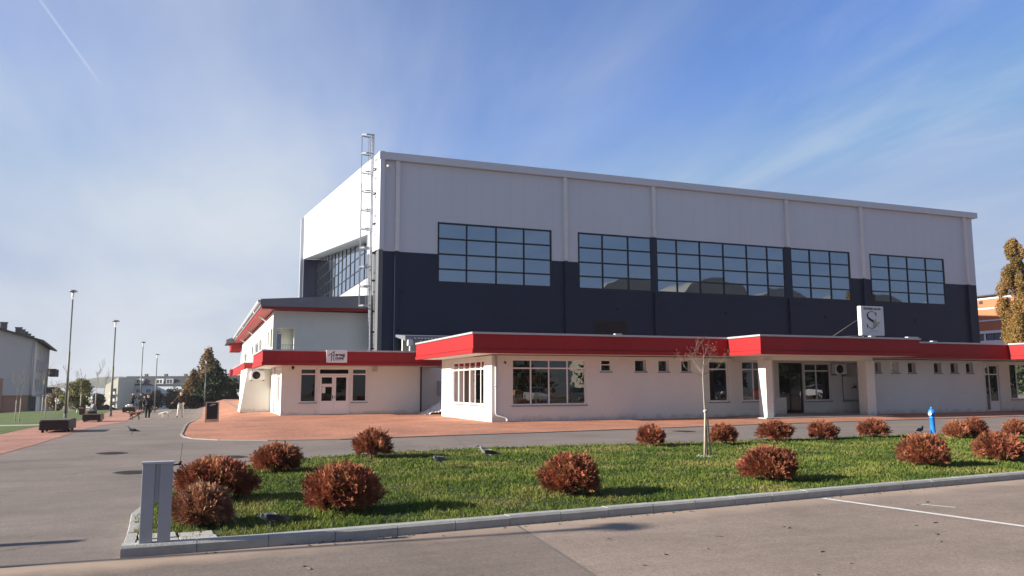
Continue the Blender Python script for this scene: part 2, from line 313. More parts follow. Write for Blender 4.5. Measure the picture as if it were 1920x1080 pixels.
def glass(name, tintc=(.48, .48, .46), gloss=1., base=.05, rough=.0):
    m, t, b = newmat(name); n, l = t.nodes, t.links; n.remove(b)
    tr = n.new('ShaderNodeBsdfTransparent'); tr.inputs[0].default_value = (*tintc, 1)
    gl = n.new('ShaderNodeBsdfGlossy'); gl.inputs['Roughness'].default_value = rough; gl.inputs[0].default_value = (gloss, gloss, gloss, 1)
    geo = n.new('ShaderNodeNewGeometry'); nz = n.new('ShaderNodeTexNoise'); nz.inputs['Scale'].default_value = .9; l.new(geo.outputs['Position'], nz.inputs['Vector'])
    bp = n.new('ShaderNodeBump'); bp.inputs['Strength'].default_value = .25; bp.inputs['Distance'].default_value = .012; l.new(nz.outputs['Fac'], bp.inputs['Height']); l.new(bp.outputs[0], gl.inputs['Normal'])
    fr = n.new('ShaderNodeFresnel'); fr.inputs[0].default_value = 1.5
    ad = n.new('ShaderNodeMath'); ad.operation = 'ADD'; ad.use_clamp = True; l.new(fr.outputs[0], ad.inputs[0]); ad.inputs[1].default_value = base
    mx = n.new('ShaderNodeMixShader'); l.new(ad.outputs[0], mx.inputs[0]); l.new(tr.outputs[0], mx.inputs[1]); l.new(gl.outputs[0], mx.inputs[2]); l.new(mx.outputs[0], n['Material Output'].inputs[0])
    return m
M['glass'] = glass('shop_glass')
M['sunglass'] = glass('porch_glass', (.30, .29, .29), 1., .02)
def mirror(name, gcol, dcol, fac, bump=.012):
    m, t, b = newmat(name); n, l = t.nodes, t.links; n.remove(b)
    df = n.new('ShaderNodeBsdfDiffuse'); df.inputs[0].default_value = (*dcol, 1)
    gl = n.new('ShaderNodeBsdfGlossy'); gl.inputs['Roughness'].default_value = .015; gl.inputs[0].default_value = (*gcol, 1)
    geo = n.new('ShaderNodeNewGeometry'); nz = n.new('ShaderNodeTexNoise'); nz.inputs['Scale'].default_value = .5; nz.inputs['Detail'].default_value = 1; l.new(geo.outputs['Position'], nz.inputs['Vector'])
    bp = n.new('ShaderNodeBump'); bp.inputs['Strength'].default_value = .5; bp.inputs['Distance'].default_value = bump; l.new(nz.outputs['Fac'], bp.inputs['Height']); l.new(bp.outputs[0], gl.inputs['Normal'])
    mx = n.new('ShaderNodeMixShader'); mx.inputs[0].default_value = fac; l.new(df.outputs[0], mx.inputs[1]); l.new(gl.outputs[0], mx.inputs[2]); l.new(mx.outputs[0], n['Material Output'].inputs[0])
    return m
M['hallglass'] = mirror('tinted_reflective_glass', (.36, .43, .50), (.02, .025, .03), .80)
M['sideglass'] = mirror('pale_reflective_glass', (.75, .80, .85), (.03, .035, .04), .85)
M['farglass'] = mirror('distant_window_glass', (.35, .37, .40), (.03, .033, .038), .5)

# ------------------------------------------------------------------ mesh helpers
ORG = {}
def link(name, me, parent=None):
    o = bpy.data.objects.new(name, me); COL.objects.link(o)
    if parent: o.parent = parent
    return o
def tag(o, label=None, cat=None, group=None, kind=None):
    if label: o['label'] = label
    if cat: o['category'] = cat
    if group: o['group'] = group
    if kind: o['kind'] = kind
    return o
def thing(name, label, cat, loc=(0, 0, 0), group=None, rz=0):
    o = link(name, None); o.location = loc; o.rotation_euler = (0, 0, rz); ORG[o.name] = Vector(loc) if rz == 0 else Vector((0, 0, 0))
    tag(o, label, cat, group); return o
class MB:
    def __init__(s): s.v = []; s.f = []; s.sm = []
    def add(s, vs, fs, smooth=False):
        k = len(s.v); s.v += [tuple(q) for q in vs]; s.f += [tuple(i+k for i in f) for f in fs]; s.sm += [smooth]*len(fs); return s
    def box(s, x0, x1, y0, y1, z0, z1):
        if x0 > x1: x0, x1 = x1, x0
        if y0 > y1: y0, y1 = y1, y0
        if z0 > z1: z0, z1 = z1, z0
        return s.add([(x0,y0,z0),(x1,y0,z0),(x1,y1,z0),(x0,y1,z0),(x0,y0,z1),(x1,y0,z1),(x1,y1,z1),(x0,y1,z1)],
              [(3,2,1,0),(4,5,6,7),(0,1,5,4),(1,2,6,5),(2,3,7,6),(3,0,4,7)])
    def obox(s, c, sx, sy, sz, rz=0, rx=0, ry=0):
        m = Matrix.Translation(c) @ Matrix.Rotation(rz, 4, 'Z') @ Matrix.Rotation(ry, 4, 'Y') @ Matrix.Rotation(rx, 4, 'X')
        p = [m @ Vector((a*sx/2, b*sy/2, d*sz/2)) for d in (-1, 1) for a, b in ((-1,-1),(1,-1),(1,1),(-1,1))]
        return s.add(p, [(3,2,1,0),(4,5,6,7),(0,1,5,4),(1,2,6,5),(2,3,7,6),(3,0,4,7)])
    def tube(s, pts, rad, n=10, cap=True, smooth=True):
        pts = [Vector(p) for p in pts]; k = len(pts)
        rs = rad if isinstance(rad, (list, tuple)) else [rad]*k
        vs = []; ref = None
        for i, p in enumerate(pts):
            d = ((pts[min(i+1, k-1)]-p).normalized() + (p-pts[max(i-1, 0)]).normalized())
            if d.length < 1e-6: d = Vector((0, 0, 1))
            d.normalize()
            if ref is None: ref = Vector((1, 0, 0)) if abs(d.x) < .8 else Vector((0, 1, 0))
            a = d.cross(ref).normalized(); b = d.cross(a).normalized(); ref = -b if False else ref
            vs += [p + (a*math.cos(2*math.pi*j/n) + b*math.sin(2*math.pi*j/n))*rs[i] for j in range(n)]
        fs = [(i*n+j, i*n+(j+1) % n, (i+1)*n+(j+1) % n, (i+1)*n+j) for i in range(k-1) for j in range(n)]
        s.add(vs, fs, smooth)
        if cap:
            kk = len(s.v)-len(vs); s.f += [tuple(kk+j for j in range(n))[::-1], tuple(kk+(k-1)*n+j for j in range(n))]; s.sm += [False, False]
        return s
    def lathe(s, prof, c=(0, 0, 0), n=20, smooth=True):
        vs = [(c[0]+r*math.cos(2*math.pi*j/n), c[1]+r*math.sin(2*math.pi*j/n), c[2]+z) for r, z in prof for j in range(n)]
        fs = [(i*n+j, i*n+(j+1) % n, (i+1)*n+(j+1) % n, (i+1)*n+j) for i in range(len(prof)-1) for j in range(n)]
        return s.add(vs, fs, smooth)
    def prism(s, poly, z0, z1):
        n = len(poly); vs = [(p[0], p[1], z0) for p in poly]+[(p[0], p[1], z1) for p in poly]
        return s.add(vs, [tuple(range(n))[::-1], tuple(range(n, 2*n))]+[(i, (i+1) % n, n+(i+1) % n, n+i) for i in range(n)])
    def extrude(s, poly3, d):
        """closed 3D polygon extruded by the vector d"""
        n = len(poly3); d = Vector(d); a = [Vector(p) for p in poly3]
        return s.add(a+[p+d for p in a], [tuple(range(n))[::-1], tuple(range(n, 2*n))]+[(i, (i+1) % n, n+(i+1) % n, n+i) for i in range(n)])
    def build(s, name, m, parent=None, bevel=0, fix=True):
        me = bpy.data.meshes.new(name)
        off = Vector((0, 0, 0)); q = parent
        while q is not None:
            if q.name in ORG: off = ORG[q.name]; break
            q = q.parent
        me.from_pydata([tuple(Vector(v)-off) for v in s.v], [], s.f)
        me.polygons.foreach_set('use_smooth', s.sm)
        if fix or bevel:
            bm = bmesh.new(); bm.from_mesh(me)
            if bevel: bmesh.ops.bevel(bm, geom=[e for e in bm.edges], offset=bevel, segments=2, profile=.7, affect='EDGES', clamp_overlap=True)
            bmesh.ops.recalc_face_normals(bm, faces=bm.faces); bm.to_mesh(me); bm.free()
        for k in (m if isinstance(m, (list, tuple)) else [m]): me.materials.append(M[k] if isinstance(k, str) else k)
        me.update(); return link(name, me, parent)
def wall(mb, axis, plane, th, u0, u1, z0, z1, ops=()):
    """slab with rectangular openings; axis 'Y': face at Y=plane, thickness towards +Y; axis 'X' likewise"""
    us = sorted(set([u0, u1]+[v for o in ops for v in o[:2] if u0 < v < u1])); zs = sorted(set([z0, z1]+[v for o in ops for v in o[2:] if z0 < v < z1]))
    def solid(i, j):
        if i < 0 or j < 0 or i >= len(us)-1 or j >= len(zs)-1: return False
        a, b = (us[i]+us[i+1])/2, (zs[j]+zs[j+1])/2
        return not any(o[0] < a < o[1] and o[2] < b < o[3] for o in ops)
    P = (lambda u, v, z: (u, plane+v, z)) if axis == 'Y' else (lambda u, v, z: (plane+v, u, z))
    for i in range(len(us)-1):
        for j in range(len(zs)-1):
            if not solid(i, j): continue
            a, b, c, d = us[i], us[i+1], zs[j], zs[j+1]
            for v in (0, th): mb.add([P(a, v, c), P(b, v, c), P(b, v, d), P(a, v, d)], [(0, 1, 2, 3)])
            if not solid(i-1, j): mb.add([P(a, 0, c), P(a, th, c), P(a, th, d), P(a, 0, d)], [(0, 1, 2, 3)])
            if not solid(i+1, j): mb.add([P(b, 0, c), P(b, th, c), P(b, th, d), P(b, 0, d)], [(0, 1, 2, 3)])
            if not solid(i, j-1): mb.add([P(a, 0, c), P(b, 0, c), P(b, th, c), P(a, th, c)], [(0, 1, 2, 3)])
            if not solid(i, j+1): mb.add([P(a, 0, d), P(b, 0, d), P(b, th, d), P(a, th, d)], [(0, 1, 2, 3)])
    bm_weld(mb)
def bm_weld(mb): pass
def window(parent, axis, plane, u0, u1, z0, z1, uc=(), zc=(), fm='whiteframe', gm='glass', fw=.06, inset=.10, dep=.06, sill=True, name='window', sillm='sill', partial=None):
    P = (lambda mb, a, b, v0, v1, c, d: mb.box(a, b, plane+v0, plane+v1, c, d)) if axis == 'Y' else (lambda mb, a, b, v0, v1, c, d: mb.box(plane+v0, plane+v1, a, b, c, d))
    f = MB(); i0, i1 = inset, inset+dep
    P(f, u0, u0+fw, i0, i1, z0, z1); P(f, u1-fw, u1, i0, i1, z0, z1)
    P(f, u0+fw, u1-fw, i0+.001, i1-.001, z0, z0+fw); P(f, u0+fw, u1-fw, i0+.001, i1-.001, z1-fw, z1)
    zcs = [z0+fw]+[z for z in zc]+[z1-fw]
    for k, z in enumerate(zc): P(f, u0+fw, u1-fw, i0+.002, i1-.002, z-fw*.45, z+fw*.45)
    for u in uc:
        P(f, u-fw*.45, u+fw*.45, i0+.004, i1-.004, z0+fw, z1-fw)
    fo = f.build(name, fm, parent)
    g = MB(); v = inset+dep*.5
    us = [u0+fw*.5]+list(uc)+[u1-fw*.5]; zs = [z0+fw*.5]+list(zc)+[z1-fw*.5]
    for a, b in zip(us[:-1], us[1:]):
        for c, d in zip(zs[:-1], zs[1:]):
            t1, t2 = random.uniform(-.004, .004), random.uniform(-.003, .003)
            vs = [(a, v+t1, c), (b, v+t2, c), (b, v-t1, d), (a, v-t2, d)]
            if gm in ('hallglass', 'sideglass'): vs = [(a, v+t1, c), (b, v+t1+t2, c), (b, v+t2, d), (a, v, d)]
            else: vs = [(a, v, c), (b, v, c), (b, v, d), (a, v, d)]
            g.add([(p[0], plane+p[1], p[2]) if axis == 'Y' else (plane+p[1], p[0], p[2]) for p in vs], [(0, 1, 2, 3)])
    g.build('pane', gm, fo)
    if sill:
        s = MB(); P(s, u0-.05, u1+.05, -.06, inset-.004, z0-.05, z0-.004); s.build('sill', sillm, fo)
    return fo
def text_mesh(txt, size, font_bold=False, ext=.006, align='CENTER', sx=1.):
    c = bpy.data.curves.new('lettering', 'FONT'); c.body = txt; c.size = size; c.align_x = align; c.align_y = 'CENTER'; c.extrude = ext
    if font_bold: c.offset = size*.025
    o = bpy.data.objects.new('lettering', c); COL.objects.link(o)
    dg = bpy.context.evaluated_depsgraph_get(); me = bpy.data.meshes.new_from_object(o.evaluated_get(dg)); COL.objects.unlink(o); bpy.data.objects.remove(o)
    if sx != 1.:
        for v in me.vertices: v.co.x *= sx
    return me
def lettering(parent, txt, size, pos, m='black', bold=False, rz=0, sx=1., name='lettering', tilt=0):
    """text standing upright, facing -Y; pos is relative to the parent"""
    me = text_mesh(txt, size, bold, sx=sx); me.transform(Matrix.Rotation(tilt, 4, 'Z')); me.transform(Matrix.Rotation(R(90), 4, 'X')); me.transform(Matrix.Rotation(rz, 4, 'Z')); me.transform(Matrix.Translation(pos))
    me.materials.clear(); me.materials.append(M[m]); return link(name, me, parent)
def sheet(name, poly, dz, m, label, cuts=True, th=0, kind='structure', step=4.):
    """flat sheet that follows the terrain"""
    bm = bmesh.new(); f = bm.faces.new([bm.verts.new((p[0], p[1], 0)) for p in poly])
    if cuts:
        ys = [30+i*3 for i in range(28)]+[114+10*i for i in range(32)]
        xs = [-40, -30, -26, -22, -18, -14, -1.2, -.4, .4, 1.2, 2, 3]
        for y in ys: bmesh.ops.bisect_plane(bm, geom=bm.verts[:]+bm.edges[:]+bm.faces[:], plane_co=(0, y, 0), plane_no=(0, 1, 0))
        for x in xs: bmesh.ops.bisect_plane(bm, geom=bm.verts[:]+bm.edges[:]+bm.faces[:], plane_co=(x, 0, 0), plane_no=(1, 0, 0))
    bmesh.ops.triangulate(bm, faces=bm.faces[:])
    for v in bm.verts: v.co.z = zt(v.co.x, v.co.y)+dz
    bmesh.ops.recalc_face_normals(bm, faces=bm.faces)
    for f in bm.faces:
        if f.normal.z < 0: f.normal_flip()
    me = bpy.data.meshes.new(name); bm.to_mesh(me); bm.free(); me.materials.append(M[m])
    o = link(name, me); tag(o, label, kind=kind); return o
def npmesh(name, verts, faces4, m, parent=None, vary=None, off=None):
    """fast mesh from numpy arrays; faces4 is (n,3) or (n,4)"""
    me = bpy.data.meshes.new(name); nv, nf, k = len(verts), len(faces4), faces4.shape[1]
    if off is not None: verts = verts-np.array(off)
    me.vertices.add(nv); me.vertices.foreach_set('co', verts.astype(np.float32).ravel())
    me.loops.add(nf*k); me.loops.foreach_set('vertex_index', faces4.astype(np.int32).ravel())
    me.polygons.add(nf); me.polygons.foreach_set('loop_start', np.arange(0, nf*k, k, dtype=np.int32))
    try: me.polygons.foreach_set('loop_total', np.full(nf, k, dtype=np.int32))
    except Exception: pass
    me.update(calc_edges=True)
    if vary is not None:
        a = me.attributes.new('vary', 'FLOAT', 'POINT'); a.data.foreach_set('value', vary.astype(np.float32))
    me.materials.append(M[m] if isinstance(m, str) else m)
    return link(name, me, parent)
def copy_tree(o, loc, label=None, parent=None, rz=None, sc=None):
    c = o.copy(); COL.objects.link(c); c.parent = parent
    if parent is None:
        c.location = loc
        if rz is not None: c.rotation_euler = (0, 0, rz)
        if sc is not None: c.scale = sc
        if label: c['label'] = label
    for ch in list(o.children): copy_tree(ch, None, None, c)
    return c
# ================================================================== SETTING
gpoly = [(-900, -60), (1200, -60), (1200, 1500), (-900, 1500)]
bm = bmesh.new()
xs = [-860, -300, -120, -60, -40, -32, -29, -26, -23, -20, -17, -14, -9, -5, -1.5, -.4, .4, 1.2, 2, 3, 10, 30, 60, 120, 300, 1150]
ys = [-50, -30, 0, 12, 24, 34]+[34+3*i for i in range(1, 28)]+[120, 130, 145, 160, 180, 210, 250, 300, 420, 700, 1450]
vg = [[bm.verts.new((x, y, zt(x, y)-.03)) for x in xs] for y in ys]
for j in range(len(ys)-1):
    for i in range(len(xs)-1): bm.faces.new((vg[j][i], vg[j][i+1], vg[j+1][i+1], vg[j+1][i]))
me = bpy.data.meshes.new('ground'); bm.to_mesh(me); bm.free(); me.materials.append(M['far'])
tag(link('ground', me), 'open ground and fields reaching to the horizon', kind='structure')
sheet('path', [(-70, -50), (110, -50), (110, 34.1), (12, 34.1), (6, 50), (2.9, 60), (2.9, 110), (1, 135), (-4.2, 135), (-4.1, 60), (-4.3, 40), (-6, 22), (-70, 18)], 0, 'asphalt', 'wide grey asphalt walkway running past the shops and down the street')
def pc(l): return [tuple(gp(*q)[:2]) for q in l]
plaza = [(120, 29.6), (70, 29.2), (38, 28.8), (24, 27.7), (18, 27.0), (15, 26.55), (10.8, 25.95), (7.8, 25.7), (4.1, 25.2), (2, 25.6), (.6, 26.5), (-.15, 27.5), (-.45, 28.7), (-.55, 30.2), (-.5, 40), (-.1, 60), (.5, 90), (1.0, 118), (30, 118), (120, 118)]
sheet('brick_paving', plaza, .006, 'paver', 'orange red brick paving round the shop buildings')
# paver edging
mb = MB()
edge = plaza[:16]
for a, b in zip(edge[:-1], edge[1:]):
    a, b = Vector((*a, 0)), Vector((*b, 0)); L = (b-a).length; k = max(1, int(L/1.2))
    for i in range(k):
        p, q = a.lerp(b, i/k), a.lerp(b, (i+1)/k)
        if q.x > 60 and p.x > 60: continue
        c = (p+q)/2; mb.obox((c.x, c.y, zt(c.x, c.y)+.004), (q-p).length-.012, .07, .05, math.atan2(q.y-p.y, q.x-p.x))
tag(mb.build('paving_edge', 'edge'), 'thin concrete edging strip along the orange brick paving', kind='structure')
pl = [(-4.55, 23.3), (-4.35, 27), (-4.25, 32), (-4.05, 40), (-4.0, 50), (-4.3, 60), (-4.5, 78), (-4.6, 96), (-7.2, 96), (-7.0, 60), (-6.9, 47), (-6.5, 40), (-6.45, 33), (-7.4, 29), (-10, 22), (-6, 18)]
sheet('side_paving', pl, .007, 'paver2', 'faded red brick strip with benches on the left side of the walkway')
sheet('lawn', [(-7.2, 96), (-7.0, 60), (-6.9, 47), (-6.5, 40), (-6.45, 33), (-7.4, 29), (-10, 22), (-70, 22), (-70, 130), (-6, 130)], .012, 'meadow', 'mown lawn left of the brick strip in front of the houses')
sheet('footpath', [(-6.6, 43.5), (-6.75, 46.5), (-9, 46.8), (-40, 44.5), (-40, 41.5), (-9, 43.3)], .018, 'concrete', 'pale narrow footpath crossing the left lawn')
# --- car park
def kerbY(x): return 8.80+.022*x+.0058*x*x*(1 if x < 14 else 0)+(0 if x < 14 else (.0058*196+.16*(x-14)))
KP = [(-.66, 8.80), (.7, 8.82), (2.2, 8.93), (3.8, 9.06), (6.2, 9.27), (9.3, 9.60), (12.9, 9.93), (17, 10.35), (24, 11.1), (32, 12.0), (44, 13.4)]
cpY = lambda x: np.interp(x, [p[0] for p in KP], [p[1] for p in KP])
sheet('parking_lot', [(3.55, float(cpY(3.55)))]+KP[3:]+[(60, 15.3), (60, -45), (-1, -45), (3.05, 2), (3.22, 6.0)], .004, 'carpark', 'light brown asphalt of the car park in the foreground', cuts=False)
sheet('parking_lot', [KP[0], KP[1], KP[2], (3.55, float(cpY(3.55))), (3.22, 6.0), (3.05, 2), (-1, -45), (-30, -45), (-30, 8.3), (-4, 8.55)], .004, 'carpark2', 'darker resurfaced strip of car park asphalt at the left', cuts=False)
def strip(name, a, b, w, dz, m, label, th=.0):
    a, b = Vector(a), Vector(b); d = (b-a).normalized(); n = Vector((-d.y, d.x))*w/2
    return sheet(name, [tuple(a-n), tuple(b-n), tuple(b+n), tuple(a+n)], dz, m, label, cuts=False)
strip('parking_line', (8.50, 9.42), (9.22, 5.4), .10, .0085, 'line', 'worn white parking bay line running from the kerb')
strip('parking_line', (9.32, 8.44), (9.50, 8.06), .05, .0085, 'line', 'short scuffed white mark on the car park')
# asphalt joint on the far walkway
strip('asphalt_joint', (6.6, 20.2), (7.85, 25.6), .035, .004, 'dkconc', 'dark straight joint in the asphalt of the walkway')
strip('asphalt_joint', (-60, 20.1), (-1.5, 19.0), .03, .004, 'dkconc', 'dark thin seam across the left end of the walkway')
strip('asphalt_joint', (-4.2, 33.4), (-.55, 33.9), .03, .004, 'dkconc', 'dark thin seam across the walkway beside the first bench')
strip('asphalt_joint', (3.56, 9.0), (3.22, 6.0), .03, .006, 'dkconc', 'dark seam between two car park surfaces')
# --- grass island
ISL = KP[:] ; ISL[0] = (-.66, 8.80)
back = [(44, 20.6), (32, 19.6), (24, 19.0), (20, 19.1), (16, 19.0), (12.7, 18.9), (9.5, 19.3), (6.7, 19.45), (4.3, 19.1), (3.2, 18.7), (2.0, 18.15), (1.0, 17.35), (.2, 16.4), (-.28, 15.2), (-.45, 14.2), (-.66, 12), (-.74, 11.2)]
island = [(x, y+.16) for x, y in KP][:]; island[0] = (-.5, 8.98)
ipoly = island+[(44.1, 20.4)]+[(x+(.10 if x < 1.5 else .0), y-.02) for x, y in back[1:]]
mb = MB(); mb.prism(ipoly, -.02, .072)
tag(mb.build('turf_bed', 'turf'), 'soil bed of the grass island between walkway and car park', kind='structure')
def kerb(pts, w, h, st, name, label, slope=.03):
    mb = MB(); P = [Vector((*p, 0)) for p in pts]; acc = []
    seg = [(P[i], P[i+1]) for i in range(len(P)-1)]
    tot = sum((b-a).length for a, b in seg); k = int(tot/st)
    def at(s):
        for a, b in seg:
            L = (b-a).length
            if s <= L+1e-6: return a.lerp(b, s/L)
            s -= L
        return seg[-1][1]
    for i in range(k):
        a, b = at(i*tot/k+.004), at((i+1)*tot/k-.004); d = (b-a).normalized(); n = Vector((-d.y, d.x, 0))
        j = random.uniform(-.004, .004); hh = h+random.uniform(-.003, .003)
        prof = [(0, -.05), (0, hh-.025), (slope, hh), (w, hh), (w, -.05)]
        vs = [a+n*(x+j)+Vector((0, 0, z)) for x, z in prof]+[b+n*(x+j)+Vector((0, 0, z)) for x, z in prof]
        m_ = len(prof); mb.add(vs, [tuple(range(m_)), tuple(range(m_, 2*m_))[::-1]]+[(q, (q+1) % m_, m_+(q+1) % m_, m_+q) for q in range(m_)])
    # mortar core just inside the stones
    for a, b in seg:
        d = (b-a).normalized(); n = Vector((-d.y, d.x, 0)); vs = []
        for p in (a, b):
            vs += [p+n*x+Vector((0, 0, z)) for x, z in ((.012, -.05), (.012, h-.036), (w-.012, h-.012), (w-.012, -.05))]
        mb.add(vs, [(0, 1, 2, 3), (7, 6, 5, 4), (0, 4, 5, 1), (1, 5, 6, 2), (2, 6, 7, 3)])
    return tag(mb.build(name, 'kerb', bevel=0), label, kind='structure')
kerb(KP, .16, .115, .69, 'kerb', 'grey concrete kerb between grass island and car park')
kerb([(x, y) for x, y in back[::-1]][:10][::-1]+[(-.68, 10), (-.66, 8.98)], .11, .088, .72, 'kerb', 'low pale kerb curving round the left end of the grass island', slope=.01)
mb = MB()
for i, (x, y, a, b) in enumerate([(-.34, 9.12, .40, .32), (.05, 9.16, .36, .28), (-.36, 9.45, .36, .30), (.02, 9.46, .34, .26)]): mb.obox((x, y, .066+.004*(i % 3)), a, b, .03, random.uniform(-.12, .12))
tag(mb.build('paving_slabs', 'concrete', bevel=.006), 'broken pale slabs at the corner of the grass island', kind='structure')

# --- grass blades
def inpoly(px, py_, poly):
    x = np.array([p[0] for p in poly]); y = np.array([p[1] for p in poly]); ins = np.zeros(len(px), bool); j = len(poly)-1
    for i in range(len(poly)):
        c = ((y[i] > py_) != (y[j] > py_)) & (px < (x[j]-x[i])*(py_-y[i])/(y[j]-y[i]+1e-12)+x[i]); ins ^= c; j = i
    return ins
def grass(name, poly, n, z, h0, h1, label, seed=1, keep=None, wid=.006, clump=True, nearest=None):
    rg = np.random.default_rng(seed)
    xs_ = [p[0] for p in poly]; ys_ = [p[1] for p in poly]
    X = rg.uniform(min(xs_), max(xs_), n); Y = rg.uniform(min(ys_), max(ys_), n)
    D = np.hypot(X, Y); k = inpoly(X, Y, poly)
    k &= ~((X < .24) & (Y < 9.62) & (rg.uniform(0, 1, n) > .06))
    if nearest: k &= rg.uniform(0, 1, n) < np.clip((nearest/D)**1.5, .05, 1)
    X, Y, D = X[k], Y[k], D[k]; n = len(X)
    low = np.sin(X*2.3+np.sin(Y*1.9)*1.7)*np.sin(Y*2.7+np.sin(X*1.3)*2)
    tuft = np.sin(X*17+np.sin(Y*23)*1.6+3*low)*np.sin(Y*19+np.sin(X*15)*1.9)+.6*np.sin(X*41+Y*13)*np.sin(Y*37-X*9)
    keep = rg.uniform(0, 1, n) < np.clip(.78+.42*tuft, .18, 1)
    X, Y, D, low, tuft = X[keep], Y[keep], D[keep], low[keep], tuft[keep]; n = len(X)
    H = rg.uniform(h0, h1, n)*(1+.30*low)*(1+.55*np.clip(tuft, -1, 1))*(1+.5*(rg.uniform(0, 1, n) > .97))
    W = wid*(.7+.6*rg.uniform(0, 1, n))*np.clip(D/9, 1, 2.6)
    a = rg.uniform(0, 2*np.pi, n); la = rg.uniform(0, 2*np.pi, n); ln = rg.uniform(.1, .95, n)*H
    Z = np.array([zt(x, y) for x, y in zip(X, Y)]) if z is None else np.full(n, z)
    base = np.stack([X, Y, Z], 1); side = np.stack([np.cos(a)*W, np.sin(a)*W, 0*W], 1)
    lean = np.stack([np.cos(la)*ln, np.sin(la)*ln, 0*ln], 1); up = np.stack([0*H, 0*H, H], 1)
    v0 = base-side; v1 = base+side; v2 = base+side*.8+lean*.35+up*.62; v3 = base-side*.8+lean*.35+up*.62; v4 = base+lean+up*.95
    V = np.stack([v0, v1, v2, v3, v4], 1).reshape(-1, 3); i = np.arange(n)*5
    T = np.concatenate([np.stack([i, i+1, i+2], 1), np.stack([i, i+2, i+3], 1), np.stack([i+3, i+2, i+4], 1)])
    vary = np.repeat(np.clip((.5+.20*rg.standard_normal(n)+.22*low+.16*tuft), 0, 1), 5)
    o = npmesh(name, V, T, 'blade', vary=vary); tag(o, label, 'grass', kind='stuff'); return o
vis = [(-.62, 8.95)]+[(x, y+.14) for x, y in KP[1:9]]+[(30, 19.2), (24, 19.0), (20, 19.1), (16, 19.0), (12.7, 18.9), (9.5, 19.25), (6.7, 19.4), (4.3, 19.05), (3.2, 18.65), (2.0, 18.1), (1.0, 17.3), (.25, 16.3), (-.2, 15.2), (-.36, 14.2), (-.58, 12), (-.66, 11.2)]
# keep the slabs free
grass('grass', vis, 760000, .068, .020, .052, 'short green grass of the island with sunlit and shaded tufts', 3, nearest=10.5, wid=.0045)
GZ = .075

# ================================================================== SPORTS HALL
HY = 52.0; HX0 = 10.72; HX1 = 65.8; HB = 95.0
hall = thing('sports_hall', 'large white and navy sports hall with long window bands behind the shops', 'sports hall', (HX0, HY, 0))
wins = [(14.75, 23.30, (16.85, 19.03, 21.14)), (25.42, 31.66, (27.44, 29.6)), (32.02, 44.2, (33.87, 35.98, 38.18, 40.43, 42.44)), (44.76, 51.05, (46.78, 48.92)), (53.25, 61.93, (55.41, 57.53, 59.72))]
WZ0, WZ1 = 8.62, 12.83
mb = MB(); wall(mb, 'Y', HY, .3, HX0, HX1, 10.6, 16.8, [(a, b, WZ0, WZ1) for a, b, _ in wins]); mb.build('upper_wall', 'hallwhite', hall)
mb = MB(); wall(mb, 'Y', HY, .3, HX0, HX1, 0, 10.6, [(a, b, WZ0, WZ1) for a, b, _ in wins]+[(31.66, 32.02, 8.6, 12.8)]); mb.build('lower_wall', 'hallnavy', hall)
# narrow navy piers between the joined windows
for a, b in ((31.66, 32.02), (44.2, 44.76)): mb = MB(); mb.box(a, b, HY-.03, HY-.003, WZ0, WZ1+.05); mb.build('window_pier', 'hallnavy', hall)
for a, b, u in wins: window(hall, 'Y', HY, a, b, WZ0, WZ1, u, (9.58, 10.62, 11.70), 'navyframe', 'hallglass', fw=.115, inset=-.02, dep=.12, sill=False)
# roof slab with cap, rising towards the back
mb = MB()
def rz(y): return 17.35+(y-HY)*.0995
mb.add([(HX0-.12, HY-.32, 16.82), (HX1+.4, HY-.32, 16.82), (HX1+.4, HY-.32, 17.32), (HX0-.12, HY-.32, 17.32), (HX0-.12, HY+.28, 16.82), (HX1+.4, HY+.28, 16.82), (HX1+.4, HY+.28, 17.40), (HX0-.12, HY+.28, 17.40)],
       [(0, 1, 2, 3), (3, 2, 6, 7), (0, 4, 5, 1), (0, 3, 7, 4), (1, 5, 6, 2), (4, 7, 6, 5)])
mb.build('roof_gutter', 'hallwhite', hall)
mb = MB(); mb.extrude([(HX0+.02, HY+.29, 17.2), (HX0+.02, HB, rz(HB)-.15), (HX0+.02, HB, rz(HB)-.6), (HX0+.02, HY+.29, 16.75)], (HX1-HX0-.04, 0, 0)); mb.build('roof', 'greymetal', hall)
# left end: white band above a deep glazed recess
EX = HX0; GX = HX0+1.5
mb = MB()
def soff(y): return 12.38+(y-55.7)*.1042
mb.extrude([(EX-.06, HY-.3, 10.68), (EX-.06, HY-.3, 17.36), (EX-.06, HB, rz(HB)), (EX-.06, HB, soff(HB)), (EX-.06, 55.7, soff(55.7)), (EX-.06, 55.7, 10.9)], (.30, 0, 0))
mb.build('end_band', 'hallwhite', hall)
mb = MB(); mb.box(EX-.03, EX+.26, HY-.015, 55.68, 0, 10.66); mb.build('corner_panel', 'cornergrey', hall)
mb = MB(); mb.extrude([(EX+.245, 55.7, soff(55.7)+.02), (GX+.2, 55.7, soff(55.7)+.02), (GX+.2, 55.7, soff(55.7)+.12), (EX+.245, 55.7, soff(55.7)+.12)], (0, HB-55.7, (HB-55.7)*.1042)); mb.build('soffit', 'greymetal', hall)
mb = MB(); mb.box(EX-.02, GX+.3, HB-.4, HB+.2, 0, 16.4); mb.build('return_wall', 'hallnavy', hall)
mb = MB(); mb.box(EX+.2, GX+.3, 55.4, 55.69, 0, 12.6); mb.build('return_wall', 'hallwhite', hall)
mb = MB(); mb.box(EX-.42, EX-.08, HB+.0, HB+.5, 0, rz(HB)-.3); mb.build('corner_fin', 'greymetal', hall)
SZ = 10.35
fr = MB(); gl = MB()
ysg = [56.0+i*((94.5-56)/17) for i in range(18)]
